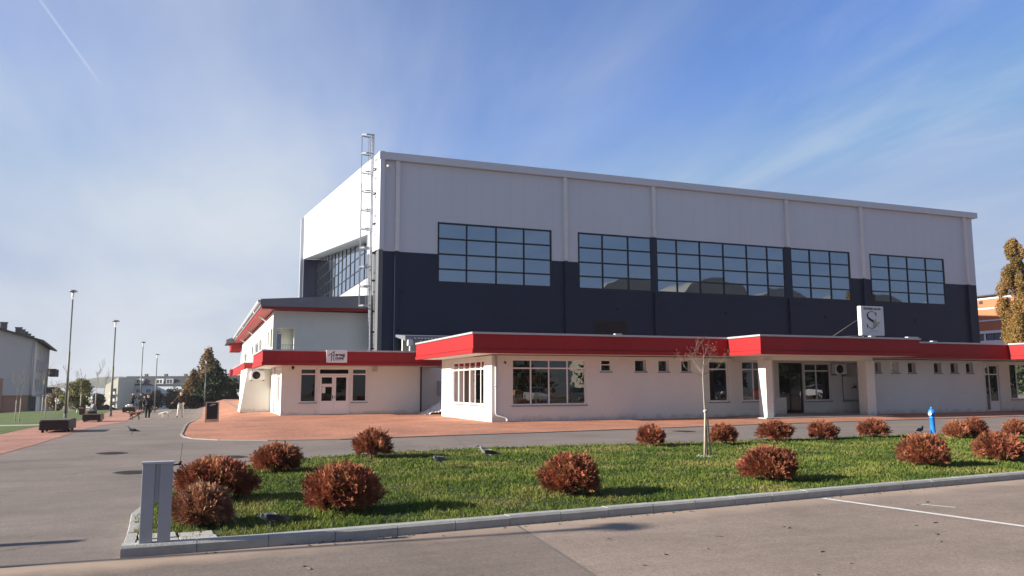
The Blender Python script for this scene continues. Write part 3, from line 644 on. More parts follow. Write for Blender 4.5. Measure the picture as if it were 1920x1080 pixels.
for i, y in enumerate(ysg):
    fr.box(GX-.05, GX+.05, y-.04, y+.04, SZ, soff(y)+.04)
    if i < len(ysg)-1:
        y2 = ysg[i+1]; zs = [SZ, 11.45, 12.6, 13.75, 14.9, 16.1, 17]
        for a, b in zip(zs[:-1], zs[1:]):
            if a > soff(y2): break
            bt1, bt2 = min(b, soff(y)), min(b, soff(y2)); t = random.uniform(-.006, .006)
            if bt1 > a: gl.add([(GX+t, y, a), (GX-t, y2, a), (GX-t, y2, bt2), (GX+t, y, bt1)], [(0, 1, 2, 3)])
for z in (SZ, 11.45, 12.6, 13.75, 14.9):
    ya = max(56.0, 55.7+(z-12.38)/.1042); fr.box(GX-.04, GX+.04, ya, 94.5, z-.03, z+.03)
w = fr.build('window', 'navyframe', hall); gl.build('pane', 'sideglass', w)
mb = MB(); mb.box(GX-.01, GX+.3, 55.7, 94.6, 0, SZ-.03); mb.build('sill_wall', 'greymetal', hall)
mb = MB(); mb.box(HX1-.3, HX1, HY+.31, HB, 0, 17.1); mb.box(HX0+1.9, HX1-.31, HB+.21, HB+.5, 0, 20.9); mb.build('wall', 'hallwhite', hall)
# rain pipes
for x, z1, kind in ((11.9, 2.0, 'n'), (24.38, 2.0, 'n'), (31.84, 12.85, 'w'), (44.48, 12.85, 'w'), (52.4, 2.0, 'n'), (64.68, 2.0, 'n')):
    mb = MB(); lo = max(10.62, z1 if kind == 'w' else 10.62)
    mb.box(x-.14, x+.14, HY-.22, HY-.004, lo, 16.81)
    for z in (12.3 if kind == 'n' else 13.6, 14.4, 15.8): mb.box(x-.165, x+.165, HY-.24, HY-.006, z, z+.06)
    p = mb.build('rain_pipe', 'pipe', hall)
    mb = MB(); mb.box(x-.13, x+.13, HY-.21, HY-.035, 2.0, (10.615 if kind == 'n' else WZ0-.02))
    for z in (5.4, 7.9): mb.box(x-.15, x+.42, HY-.23, HY-.036, z, z+.035)
    mb.build('rain_pipe', 'hallnavy', hall)
mb = MB(); mb.box(26.6, 29.45, HY-.03, HY-.004, 5.2, 6.38)
for i in range(8): mb.obox((28.03, HY-.045, 5.3+i*.135), 2.7, .02, .08, 0, R(35))
mb.build('vent_grille', 'navyframe', hall)
for x in (19.0, 28.6, 38.2, 48.0, 58.0):
    mb = MB(); mb.box(x, x+.28, HY-.12, HY-.004, 7.15, 7.28); mb.build('wall_lamp', 'navyframe', hall)
# panel joints on the white wall: thin grey strips
mb = MB()
for x in np.arange(11.3, 65.6, 1.1):
    if any(a-.05 < x < b+.05 for a, b, _ in wins): mb.box(x, x+.006, HY-.003, HY+.001, 12.9, 16.8)
    else: mb.box(x, x+.006, HY-.003, HY+.001, 10.62, 16.8)
mb.build('panel_joint', 'greymetal', hall)
# camera under the roof corner
mb = MB(); mb.box(11.02, 11.16, HY-.06, HY-.002, 16.25, 16.5); mb.tube([(11.09, HY-.1, 16.42), (11.2, HY-.5, 16.3)], .075, 10); mb.build('security_camera', 'white', hall)

# roof-access ladder standing proud of the end wall
lad = thing('access_ladder', 'tall galvanised ladder with safety hoops at the corner of the hall', 'ladder', (10.0, 53.4, 3.9))
def ladder():
    mb = MB(); y0, y1 = 53.0, 53.5; lx = 10.42
    zt_, zb = 18.9, 3.7
    for y in (y0, y1): mb.box(lx-.04, lx+.04, y-.045, y+.045, zb, zt_)
    for i in range(int((zt_-zb)/.3)): mb.tube([(lx, y0, zb+.2+i*.3), (lx, y1, zb+.2+i*.3)], .014, 6, cap=False)
    mb.build('rail_frame', 'greymetal', lad)
    cz = (y0+y1)/2
    ring = lambda z: [(lx, y0, z), (lx-.22, y0-.06, z), (lx-.5, y0-.04, z), (lx-.72, cz-.14, z), (lx-.76, cz, z), (lx-.72, cz+.14, z), (lx-.5, y1+.04, z), (lx-.22, y1+.06, z), (lx, y1, z)]
    k = 0
    for z in np.linspace(7.0, 18.8, 10):
        mb = MB(); pts = ring(z)
        for a, b in zip(pts[:-1], pts[1:]):
            c = (Vector(a)+Vector(b))/2; d = Vector(b)-Vector(a)
            mb.obox(c, d.length+.01, .012, .10, math.atan2(d.y, d.x))
        mb.build('safety_hoop', 'steel', lad)
    mb = MB()
    for i in (1, 3, 4, 5, 7):
        p = ring(0)[i]; mb.box(p[0]-.018, p[0]+.018, p[1]-.018, p[1]+.018, 7.0, 18.8 if i != 3 else 15.4)
    mb.build('cage_bar', 'steel', lad)
    for z in (4.1, 5.2, 6.6, 8.7, 10.6, 12.6, 14.7, 16.4):
        mb = MB(); mb.box(lx+.031, HX0-.035, y0-.03, y0+.03, z, z+.07); mb.box(lx+.031, HX0-.035, y1-.03, y1+.03, z, z+.07); mb.box(HX0-.12, HX0-.064, y0+.03, y1-.03, z+.01, z+.06); mb.build('wall_bracket', 'black', lad)
ladder()

# ================================================================== FRONT SHOP BUILDING
FY = 34.2; SX0 = 12.3; Z1 = 3.02
FL, FH = 3.06, 3.90
shop = thing('shop_building', 'long low white shop building with a deep red fascia band', 'shop building', (SX0, FY, 0))
w1 = (XY(960, FY), XY(1099, FY), .74, 2.86)
smalls = [(XY(a, FY), XY(b, FY), 2.30, 2.86) for a, b in ((1126.5, 1146), (1191, 1212), (1235, 1255), (1278, 1296))]
mb = MB(); wall(mb, 'Y', FY, .3, SX0, 23.7, 0, Z1, [w1]+smalls)
YW2, XE = 34.8, XY(1447, 34.8)
wa = (XY(1329, YW2), XY(1365, YW2), .78, 2.88); wb = (XY(1391, YW2), XY(1447, YW2), .78, 2.88)
wall(mb, 'Y', YW2, .3, 23.7, XE+.15, 0, Z1, [wa, wb]); mb.box(23.4, 23.7, FY+.301, YW2+.3, 0, Z1)
# left side wall with the wide display window
sw = (YX(907, SX0), YX(845, SX0), .74, 2.84)
wall(mb, 'X', SX0+.002, .3, FY+.301, 42.0, 0, Z1, [(sw[0], sw[1], sw[2], sw[3])])
PY = 36.4
pw = (XY(1508, PY), XY(1557, PY), .72, 2.86)
pent = (XY(1460, PY), XY(1505, PY), 0.02, 2.86)
ppost = (XY(1578, PY), XY(1619, PY), .72, 2.86)
PXR = XY(1623, 34.4)+.05
PXE = XY(1622, PY)
wall(mb, 'Y', PY, .3, XE+.15, PXE+.3, 0, Z1, [pw, pent, ppost])
mb.box(XE-.15, XE+.15, YW2+.301, PY-.001, 0, Z1)
WX2 = XY(1641, 34.4)
s6 = [(XY(a, 34.4), XY(b, 34.4), 2.28, 2.88) for a, b in ((1641.5, 1653), (1671, 1686), (1703, 1717.5), (1752, 1766), (1783, 1797), (1812, 1825.5))]
XD = XY(1844, 34.4)
wall(mb, 'Y', 34.4, .3, WX2-.02, XD, 0, Z1, s6)
mb.box(PXE, PXE+.25, 34.701, PY-.001, 0, Z1)
YD = 34.9
dr = (XY(1846, YD)+.05, XY(1873, YD), .02, 2.80); wd = (XY(1893, YD), 51.5, .70, 2.88)
wall(mb, 'Y', YD, .3, XD, 58, 0, Z1, [dr, wd]); mb.box(XD-.3, XD-.001, 34.701, YD+.3, 0, Z1)
mb.box(SX0+.002, 58, 42.001, 42.3, 0, Z1); mb.box(57.7, 58, YD+.301, 42.0, 0, Z1)
mb.build('wall', 'plaster', shop)
# ceiling / roof slab, floors, inner walls
mb = MB(); mb.box(SX0+.01, 57.99, 36.9, 42.3, Z1+.003, 3.55)
mb.prism([(11.15, 33.15), (24.45, 33.15), (24.45, 30.65), (34.1, 30.65), (34.1, 33.15), (44.1, 33.15), (44.1, 30.7), (58, 30.7), (58, 36.89), (11.15, 36.89)], 3.06, 3.60)
mb.box(11.15, SX0+.009, 36.9, 42.3, 3.06, 3.6)
mb.build('roof', 'plaster', shop)
mb = MB(); mb.prism([(11.2, 33.2), (24.5, 33.2), (24.5, 30.7), (34.05, 30.7), (34.05, 33.2), (44.15, 33.2), (44.15, 30.75), (57.9, 30.75), (57.9, 42.2), (11.2, 42.2)], 3.604, 3.63); mb.build('roof_membrane', 'bitumen', shop)
mb = MB(); mb.box(SX0+.3, 57.7, 36.7, 42.0, -.02, .03); mb.box(SX0+.3, 23.4, 34.5, 36.7, -.02, .03); mb.box(23.7, XE-.15, 35.1, 36.7, -.02, .03); mb.box(XD, 57.7, 35.2, 36.7, -.02, .03); mb.build('floor', 'intfloor', shop)
mb = MB()
for x in (19.0, 23.3, 29.6, 36.5, 42.6, 46.5): mb.box(x, x+.1, (34.51 if x < 23.4 else 36.71), 41.99, .03, Z1-.002)
mb.box(SX0+.31, 57.6, 40.4, 40.5, .03, Z1-.004)
mb.build('inner_wall', 'int', shop)
# concrete step under the porch
c1 = (XY(1435.5, 32.2), XY(1448, 32.2)); c2 = (XY(1624, 32.2), XY(1640, 32.2))
mb = MB(); mb.box(25.5, 33.6, 31.8, PY-.002, -.02, .055); mb.build('porch_floor', 'concrete', shop)
mb = MB(); mb.box(c1[0]-.02, c2[1]+.02, 32.3, 32.7, 2.86, 3.055); mb.box(c2[1]-.45, c2[1]+.02, 32.701, 34.38, 2.86, 3.055); mb.box(c1[0]-.02, c1[0]+.4, 32.701, 34.78, 2.86, 3.055); mb.build('porch_beam', 'plaster', shop)
mb = MB(); mb.box(c1[0], c1[1], 32.2, 32.78, .02, 2.859); mb.build('column', 'plaster', shop)
mb = MB(); mb.box(c2[0], c2[1], 32.2, 32.78, .02, 2.859); mb.build('column', 'plaster', shop)
def fascia(parent, pts, z0, z1, lip=.17, out=.10, close=False):
    """red band along a polyline (outside on the right-hand side walking along it), lip below and coping on top"""
    fa, lp, cp_ = MB(), MB(), MB()
    P = [Vector((*p, 0)) for p in pts]; n = len(P)
    def off(d):
        res = []
        for i in range(n):
            a = (P[i]-P[i-1]).normalized() if i else None; b = (P[i+1]-P[i]).normalized() if i < n-1 else None
            na = Vector((a.y, -a.x, 0)) if a else None; nb = Vector((b.y, -b.x, 0)) if b else None
            if na is None: res.append(P[i]+nb*d)
            elif nb is None: res.append(P[i]+na*d)
            else: q = (na+nb); q = q/(1+na.dot(nb)); res.append(P[i]+q*d)
        return res
    def band(mb, d0, d1, a, b):
        A, B = off(d0), off(d1)
        for i in range(n-1):
            p, q, r_, s_ = A[i], A[i+1], B[i+1], B[i]
            vs = [Vector((v.x, v.y, z)) for z in (a, b) for v in (p, q, r_, s_)]
            fs = [(0, 1, 2, 3), (7, 6, 5, 4), (0, 4, 5, 1), (2, 6, 7, 3)]
            if i == 0: fs.append((0, 3, 7, 4))
            if i == n-2: fs.append((1, 5, 6, 2))
            mb.add(vs, fs)
    band(fa, -.15, 0, z0+lip+.026, z1-.002); band(lp, -.152, .045, z0, z0+lip); band(fa, -.15, -.03, z0+lip+.001, z0+lip+.0255)
    band(cp_, -.30, .055, z1, z1+.085)
    f = fa.build('fascia', 'red', parent); lp.build('fascia_lip', 'red', f); cp_.build('coping', 'coping', f)
    return f
fascia(shop, [(11.0, 42.9), (11.0, 33.0), (24.3, 33.0), (24.3, 30.5), (34.25, 30.5), (34.25, 33.0), (43.95, 33.0), (43.95, 30.55), (58.1, 30.55)], FL, FH)
# windows
vx = [XY(x, FY) for x in (996, 1030, 1064.5)]
window(shop, 'Y', FY, *w1, vx, (2.44,), fw=.07, inset=.06)
for a in smalls[1:]: window(shop, 'Y', FY, *a, (), (), fw=.035, inset=.2)
window(shop, 'Y', FY, *smalls[0], (), (2.62,), fw=.05, inset=.03, fm='whiteframe', gm='sunglass')
window(shop, 'Y', YW2, *wa, (), (2.45,), fw=.07, inset=.06); window(shop, 'Y', YW2, *wb, (XY(1413, YW2), XY(1431, YW2)), (2.45,), fw=.07, inset=.06)
window(shop, 'X', SX0, *sw, [YX(x, SX0) for x in (898.5, 888, 877.5, 867, 857)], (2.44,), fw=.07, inset=.07)
window(shop, 'Y', PY, *pw, (XY(1531, PY),), (2.42,), fw=.08, inset=.05)
window(shop, 'Y', PY, *ppost, (), (), fm='greymetal', fw=.04, inset=.05)
for a in s6: window(shop, 'Y', 34.4, *a, (), (), fw=.035, inset=.2)
window(shop, 'Y', YD, *wd, [XY(x, YD) for x in (1907,)]+[49.0, 50.2], (), fw=.07, inset=.06)
# porch entrance: dark glazed door
window(shop, 'Y', PY, pent[0], pent[1], .02, 2.86, ((pent[0]+pent[1])/2,), (2.25,), fm='navyframe', gm='sunglass', fw=.08, inset=.08, sill=False, name='door')
mb = MB(); mb.box(XE+.151, pent[0]-.3, PY-.9, PY-.3, .056, .95); mb.build('counter', 'plaster', shop)
# glazed door at the right with sidelight and top light
d = window(shop, 'Y', YD, dr[0], dr[1], .02, 2.80, (dr[0]+.42,), (2.22,), fw=.075, inset=.08, sill=False, name='door')
mb = MB(); mb.box(dr[0]+.46, dr[1]-.08, YD+.085, YD+.135, .1, .62); mb.build('kick_panel', 'whiteframe', d)
mb = MB(); mb.tube([(dr[0]+.55, YD+.06, 1.0), (dr[0]+.55, YD+.02, 1.02), (dr[0]+.55, YD+.02, 1.25), (dr[0]+.55, YD+.06, 1.27)], .014, 8); mb.build('handle', 'steel', d)
# rain pipes of the shop
mb = MB(); px_ = XY(930, 34.1)
mb.tube([(px_, 34.12, 3.05), (px_, 34.12, .42), (px_+.03, 34.1, .33), (px_+.42, 34.02, .22), (px_+.50, 34.0, .15), (px_+.50, 33.98, .05)], .052, 12); mb.tube([(px_, 34.12, 1.6), (px_, 34.12, 1.66)], .066, 12); mb.tube([(px_+.5, 33.98, .14), (px_+.50, 33.98, .04)], .066, 12)
mb.build('rain_pipe', 'greymetal', shop)
mb = MB(); mb.tube([(23.8, 34.68, 3.05), (23.8, 34.68, .05)], .05, 10); mb.build('rain_pipe', 'greymetal', shop)
mb = MB(); mb.tube([(XD+.12, 34.78, 3.05), (XD+.12, 34.78, .1)], .05, 10); mb.build('rain_pipe', 'greymetal', shop)
mb = MB(); mb.tube([(XY(948, 34.1), 34.19, 2.72), (XY(948, 34.1), 34.10, 2.66)], .04, 8); mb.build('security_camera', 'black', shop)
for x, y, w_ in ((18.0, 33.0, .35), (31.0, 30.5, .3), (33.5, 30.55, .7), (38.0, 33.0, .35)):
    mb = MB(); mb.box(x, x+w_, y-.04, y+.16, FH+.086, FH+.15); mb.build('coping_clip', 'coping', shop)
# pale dividing upstand on the roof
# things in the windows
def box_thing(x, y, z, a, b, c, label, rzz=0, m='cardboard'):
    t = MB(); t.obox((0, 0, c/2), a, b, c); t.obox((0, 0, c+.002), a*.12, b*.99, .004)
    o = t.build('cardboard_box', m); o.location = (x, y, z); o.rotation_euler = (0, 0, rzz); tag(o, label, 'box', 'cardboard boxes inside the left shop'); return o
sh = thing('display_shelf', 'low white display shelf behind the wide shop window', 'shelf', (15.0, 35.3, .03))
mb = MB(); mb.box(13.3, 17.0, 34.95, 35.5, .72, .76); mb.box(13.35, 13.4, 35.0, 35.45, .03, .719); mb.box(16.9, 16.95, 35.0, 35.45, .03, .719); mb.build('shelf_board', 'white', sh)
box_thing(13.55, 35.2, .762, .30, .3, .30, 'smallest cardboard box at the left end of the shop window', .2)
box_thing(13.98, 35.2, .762, .26, .3, .58, 'tall cardboard box beside the smallest one in the shop window', .05)
box_thing(14.27, 35.2, .762, .24, .3, .60, 'tallest cardboard box next to the window mullion', 0)
rk = thing('storage_rack', 'tall open storage rack with goods inside the left shop', 'rack', (17.5, 38.5, .03))
mb = MB()
for x in (14.6, 16.4, 18.2):
    for y in (38.2, 38.7): mb.box(x-.03, x+.03, y-.03, y+.03, .03, 2.5)
for z in (.5, 1.1, 1.7, 2.3): mb.box(14.6, 18.2, 38.23, 38.67, z, z+.04)
mb.build('rack_frame', 'steel', rk)
rg = random.Random(4)
for x, z, a, c, lab in ((14.9, .541, .4, .35, 'brown box low on the rack inside the left shop'), (15.7, .541, .5, .4, 'wide brown box on the lowest rack shelf'), (15.2, 1.141, .35, .3, 'brown box on the second rack shelf at the left'), (17.0, 1.141, .5, .42, 'large brown box on the second rack shelf at the right'), (15.0, 1.741, .45, .4, 'brown box on the third rack shelf at the left'), (16.0, 1.741, .5, .45, 'big brown box high on the rack in the middle'), (17.3, 1.741, .4, .3, 'small brown box high on the rack at the right')):
    box_thing(x, 38.44, z, a, .35, c, lab, 0)
for x, y, h, lab in ((25.0, 37.5, .9, 'low pale sofa seen through the window beside the young tree'),):
    t = MB(); t.box(-1, 1, -.4, .4, .03, .45); t.box(-1, 1, .25, .45, .45, h); t.box(-1.1, -.95, -.4, .4, .03, .65); t.box(.95, 1.1, -.4, .4, .03, .65)
    o = t.build('sofa', 'paper', bevel=.04); o.location = (x, y, 0); tag(o, lab, 'sofa')
# poster in the porch
po = MB(); po.box(-.72, .72, -.012, 0, .05, 1.35)
o = po.build('poster', 'paper'); o.location = ((ppost[0]+ppost[1])/2, PY+.04, .74); tag(o, 'pale poster with a dark floral emblem behind the porch glass', 'poster')
mb = MB(); rg = random.Random(9)
for i in range(16):
    a = rg.uniform(0, 6.28); r_ = rg.uniform(.02, .24); mb.obox((.1+r_*math.cos(a)*1.1, -.016, .75+r_*math.sin(a)*.8), rg.uniform(.04, .13), .004, rg.uniform(.03, .07), 0, 0, rg.uniform(-1, 1))
mb.build('emblem', 'dark', o)

# air conditioners
def aircon(x, y, z, rz, label):
    t = thing('air_conditioner', label, 'air conditioner', (x, y, z), rz=rz, group='air conditioner outdoor units'); ORG[t.name] = Vector((0, 0, 0))
    b = MB(); b.box(-.42, .42, -.30, 0, 0, .60); b.build('housing', 'white', t, bevel=.02)
    g = MB(); n = 28
    for rr in (.06, .12, .18, .23): g.tube([(rr*math.cos(2*math.pi*k/n)-.09, -.318, .3+rr*math.sin(2*math.pi*k/n)) for k in range(n+1)], .005, 4, cap=False)
    for k in range(8): a = 2*math.pi*k/8; g.tube([(-.09, -.32, .3), (-.09+.24*math.cos(a), -.32, .3+.24*math.sin(a))], .005, 4, cap=False)
    d_ = MB(); d_.lathe([(0, 0), (.245, 0), (.245, .008), (0, .008)], n=28); 
    dm = d_; dm.v = [(p[0]-.09, -.308+p[2], p[1]+.3) for p in dm.v]; fan = dm.build('fan', 'black', t)
    g.build('fan_grille', 'dark', t)
    k_ = MB(); k_.box(-.4, -.34, -.34, .05, -.05, -.003); k_.box(.34, .4, -.34, .05, -.05, -.003); k_.build('bracket', 'black', t)
    return t
aircon(XY(1571, 36.3), 36.33, 2.22, 0, 'white air conditioner unit under the porch above the window')

# round-logo sign board on the roof
SYB = 31.3
a_, b_ = atY(1613, 574, SYB), atY(1655, 629, SYB)
sw_ = 1.52
sg = thing('sign_board', 'white sign board with a big letter S standing on the shop roof', 'sign', (a_.x, SYB, 4.02))
sh_ = 1.50
mb = MB(); mb.box(a_.x, a_.x+sw_, SYB, SYB+.22, 4.13, 4.13+sh_); mb.build('panel', 'white', sg, bevel=.012)
mb = MB(); mb.box(a_.x+.03, a_.x+sw_-.03, SYB-.006, SYB-.001, 4.16, 4.13+sh_-.03); mb.build('sign_face', mat('sign_face', (.62, .62, .66), .5, var=.02), sg)
mb = MB()
for x in (a_.x+.15, a_.x+sw_-.15): mb.box(x-.03, x+.03, SYB+.03, SYB+.1, 3.99, 4.129); mb.box(x-.09, x+.09, SYB-.02, SYB+.14, 3.986, 4.02)
mb.tube([(a_.x-.9, SYB+1.2, 4.06), (a_.x+.1, SYB+.2, 5.0)], .012, 6); mb.tube([(a_.x-1.0, SYB+.6, 4.06), (a_.x+.1, SYB+.1, 4.12)], .012, 6)
mb.build('support', 'dkconc', sg)
cx = sw_/2
lettering(sg, 'FRIZERSKI SALON', .165, (cx+.0, -.012, 1.47), 'black', False, sx=.86)
lettering(sg, 'S T Y L E', .14, (cx+.05, -.012, .33), 'greymetal', False)
def serif_S(parent, cxx, cz, h, m):
    """a high-contrast serif letter S drawn as a swept stroke of changing width"""
    pts = [(.36, .30), (.30, .42), (.12, .50), (-.08, .50), (-.26, .42), (-.33, .28), (-.28, .14), (-.14, .04), (.06, -.06), (.24, -.17), (.31, -.30), (.22, -.43), (.04, -.50), (-.16, -.49), (-.32, -.40), (-.38, -.27)]
    wd_ = [.02, .02, .025, .03, .05, .085, .10, .115, .12, .10, .075, .045, .03, .022, .02, .02]
    vs, n = [], len(pts)
    for i, (x, z) in enumerate(pts):
        a, b = pts[max(i-1, 0)], pts[min(i+1, n-1)]; d = Vector((b[0]-a[0], b[1]-a[1])).normalized(); q = Vector((-d.y, d.x))*wd_[i]*.62
        vs += [(cxx+(x+q.x)*h, -.018, cz+(z+q.y)*h), (cxx+(x-q.x)*h, -.018, cz+(z-q.y)*h)]
    mb = MB(); mb.add(vs, [(2*i, 2*i+1, 2*i+3, 2*i+2) for i in range(n-1)])
    for sx_, z in ((.38, .24), (-.40, -.24)):
        s_ = 1 if sx_ > 0 else -1
        mb.add([(cxx+sx_*h, -.0185, cz+(z-s_*.06)*h), (cxx+(sx_-s_*.02)*h, -.0185, cz+(z+s_*.24)*h), (cxx+(sx_-s_*.12)*h, -.0185, cz+(z+s_*.16)*h)], [(0, 1, 2)])
    me = bpy.data.meshes.new('letter_mark'); me.from_pydata(mb.v, [], mb.f); me.materials.append(M[m]); return link('letter_mark', me, parent)
serif_S(sg, cx-.06, .90, .86, 'black')
mb = MB(); rg = random.Random(3)
for i in range(26):
    a = rg.uniform(0, 6.28); r_ = abs(rg.gauss(0, .11)); mb.obox((cx+.17+r_*math.cos(a)*1.3, -.024-.0002*i, .78+r_*math.sin(a)*1.3), rg.uniform(.05, .12), .001, rg.uniform(.04, .09), 0, 0, rg.uniform(-1.5, 1.5))
ORG[sg.name] = Vector((0, 0, 0))
o = mb.build('flower_mark', mat('sign_flower', (.40, .37, .30), .7, var=.3, scale=20), sg)
# ================================================================== CORNER SHOP AND OFFICE WING (left)
KY = 47.0; KX0, KX1 = 4.25, 12.30
kon = thing('corner_shop', 'small white corner shop with double glass doors under a red band', 'shop building', (KX0, KY, 0))
kw = (XY(563, KY), XY(594, KY), .72, 2.67); kd = (XY(597, KY), XY(656.5, KY), .02, 2.67); kw2 = (XY(660, KY), XY(688.5, KY), .72, 2.67)
mb = MB(); wall(mb, 'Y', KY, .3, KX0, KX1, 0, 2.79, [kw, kd, kw2])
ksw = (47.7, 50.2, .62, 2.62); wall(mb, 'X', KX0, .3, KY+.301, 54.0, 0, 2.79, [ksw])
wall(mb, 'X', KX1-.3, .3, KY+.301, 51.9, 0, 2.79)
mb.box(12.31, 16.5, 49.0, 49.25, 0, 2.79)
mb.build('wall', 'plaster', kon)
mb = MB(); mb.prism([(3.25, 45.75), (13.6, 45.75), (13.6, 51.9), (10.4, 51.9), (10.4, 54.3), (3.25, 54.3)], 2.80, 3.40); mb.build('roof', 'plaster', kon)
mb = MB(); mb.prism([(3.3, 45.8), (13.55, 45.8), (13.55, 51.85), (10.4, 51.85), (10.4, 54.25), (3.3, 54.25)], 3.404, 3.43); mb.build('roof_membrane', 'bitumen', kon)
mb = MB(); mb.box(KX0+.3, KX1-.3, KY+.3, 51.8, -.02, .03); mb.build('floor', 'intfloor', kon)
mb = MB(); mb.box(KX0+.31, KX1-.31, 51.0, 51.1, .03, 2.78); mb.build('inner_wall', 'int', kon)
fascia(kon, [(3.1, 54.3), (3.1, 45.6), (13.65, 45.6)], 2.80, 3.58)
window(kon, 'Y', KY, *kw, (), (2.33,), fw=.075, inset=.06, gm='sunglass'); window(kon, 'Y', KY, *kw2, (), (2.33,), fw=.075, inset=.06, gm='sunglass')
window(kon, 'X', KX0, *ksw, (48.2, 48.75, 49.3, 49.8), (2.25,), fw=.07, inset=.07)
dmid = (kd[0]+kd[1])/2
d = MB()
for a, b in ((kd[0], kd[0]+.09), (kd[1]-.09, kd[1])): d.box(a, b, KY+.05, KY+.13, .02, 2.67)
d.box(kd[0]+.09, kd[1]-.09, KY+.05, KY+.13, 2.60, 2.67); d.box(kd[0]+.09, kd[1]-.09, KY+.05, KY+.13, 2.26, 2.36)
dfr = d.build('door_frame', 'whiteframe', kon)
g = MB(); g.add([(kd[0]+.08, KY+.09, 2.35), (kd[1]-.08, KY+.09, 2.35), (kd[1]-.08, KY+.09, 2.61), (kd[0]+.08, KY+.09, 2.61)], [(0, 1, 2, 3)]); g.build('pane', 'sunglass', dfr)
for s_, a, b in ((-1, kd[0]+.095, dmid-.004), (1, dmid+.004, kd[1]-.095)):
    lf = MB(); lf.box(a, a+.11, KY+.03, KY+.09, .05, 2.255); lf.box(b-.11, b, KY+.03, KY+.09, .05, 2.255)
    for c, e in ((.05, .14), (.70, .80), (2.15, 2.255)): lf.box(a+.11, b-.11, KY+.031, KY+.089, c, e)
    lf.box(a+.11, b-.11, KY+.045, KY+.075, .14, .70)
    leaf = lf.build('door', 'whiteframe', kon)
    g = MB(); g.add([(a+.11, KY+.06, .8), (b-.11, KY+.06, .8), (b-.11, KY+.06, 2.15), (a+.11, KY+.06, 2.15)], [(0, 1, 2, 3)]); g.build('pane', 'sunglass', leaf)
    hx = dmid+s_*.06; h = MB(); h.tube([(hx, KY+.03, 1.0), (hx, KY-.02, 1.0), (hx+s_*.1, KY-.02, 1.0)], .011, 6); h.box(hx-.02, hx+.02, KY+.02, KY+.029, .92, 1.12); h.build('handle', 'black' if s_ < 0 else 'steel', leaf)
for (x0, x1, z0, z1), lab in (((kd[0]+.22, kd[0]+.82, 1.60, 1.78), 'wide white notice taped to the left glass door'), ((kd[0]+.22, kd[0]+.42, 1.25, 1.59), 'small white notice taped below the wide one on the glass door')):
    p = MB(); p.box(0, x1-x0, -.002, 0, 0, z1-z0); o = p.build('notice', 'paper'); o.location = (x0, KY+.052, z0); tag(o, lab, 'notice')
mb = MB(); mb.tube([(KX0+.62, KY-.002, 2.70), (KX0+.62, KY-.10, 2.62)], .045, 8); mb.box(KX0+.55, KX0+.69, KY-.03, KY-.001, 2.66, 2.78); mb.build('security_camera', 'black', kon)
mb = MB(); mb.box(XY(699, KY), XY(707, KY), KY-.12, KY-.002, 2.5, 2.78); mb.build('wall_lamp', 'greymetal', kon)
mb = MB(); mb.tube([(KX1+.06, KY-.04, 2.8), (KX1+.06, KY-.04, .1)], .05, 10); mb.build('rain_pipe', 'dark', kon)
mb = MB(); mb.box(XY(821, 49), XY(831, 49), 48.85, 48.999, 1.05, 1.95); mb.build('meter_box', 'greymetal', kon)
mb = MB(); mb.tube([(KX0-.07, 50.9, 2.8), (KX0-.07, 50.9, .1)], .05, 10); mb.build('rain_pipe', 'pipe', kon)
# shed roof between the shop and the hall
shd = thing('roof_shelter', 'small grey corrugated shelter roof squeezed between corner shop and hall', 'shelter', (12.2, 49.0, 3.5))
mb = MB(); mb.extrude([(11.85, 49.0, 4.46), (11.85, 51.7, 4.85), (11.85, 51.7, 5.0), (11.85, 49.0, 4.78)], (5.0, 0, 0)); mb.build('roof', 'roofgrey', shd)
mb = MB()
for i in range(20): mb.tube([(12.5+i*.22, 48.93, 4.62), (12.5+i*.22, 49.01, 4.62)], .05, 8)
mb.build('roof_edge_tile', 'coping', shd)
mb = MB(); mb.box(12.0, 12.3, 48.8, 49.15, 4.15, 4.52); mb.tube([(12.15, 48.95, 4.2), (12.15, 48.95, 3.45)], .06, 8); mb.tube([(12.85, 49.0, 4.5), (12.85, 49.0, 3.45)], .05, 8); mb.build('post', 'pipe', shd)
mb = MB(); mb.box(12.2, 16.8, 51.2, 51.4, 3.45, 4.7); mb.build('wall', 'plaster', shd)
# sign of the corner shop
s1 = thing('shop_sign', 'white sign with a black roof shaped letter on the dark red band', 'sign', (XY(611, 45.55), 45.55, 2.96)); ORG[s1.name] = Vector((0, 0, 0))
W_ = XY(650, 45.5)-XY(611, 45.5); H_ = .70
mb = MB(); mb.box(0, W_, -.07, -.005, 0, H_); mb.build('panel', 'white', s1, bevel=.01)
lettering(s1, 'erzeg', .25, (W_*.655, -.075, H_*.62), 'black', True, sx=.96)
lettering(s1, 'ouse', .25, (W_*.625, -.075, H_*.36), 'black', True, sx=.98)
mb = MB(); mb.box(W_*.36, W_*.83, -.074, -.0705, H_*.165, H_*.195); mb.build('tagline', 'greymetal', s1)
mb = MB(); y = -.074
def bar(p, q, w_, m_=mb, y=y):
    p, q = Vector(p), Vector(q); c = (p+q)/2; d = q-p
    m_.obox((c.x, y-.002, c.y), d.length, .008, w_, 0, 0, -math.atan2(d.y, d.x))
bar((W_*.09, H_*.56), (W_*.40, H_*.90), .035); bar((W_*.25, H_*.72), (W_*.245, H_*.12), .04); bar((W_*.365, H_*.86), (W_*.35, H_*.17), .035); bar((W_*.25, H_*.56), (W_*.36, H_*.58), .03)
mb.build('letter_mark', 'black', s1)

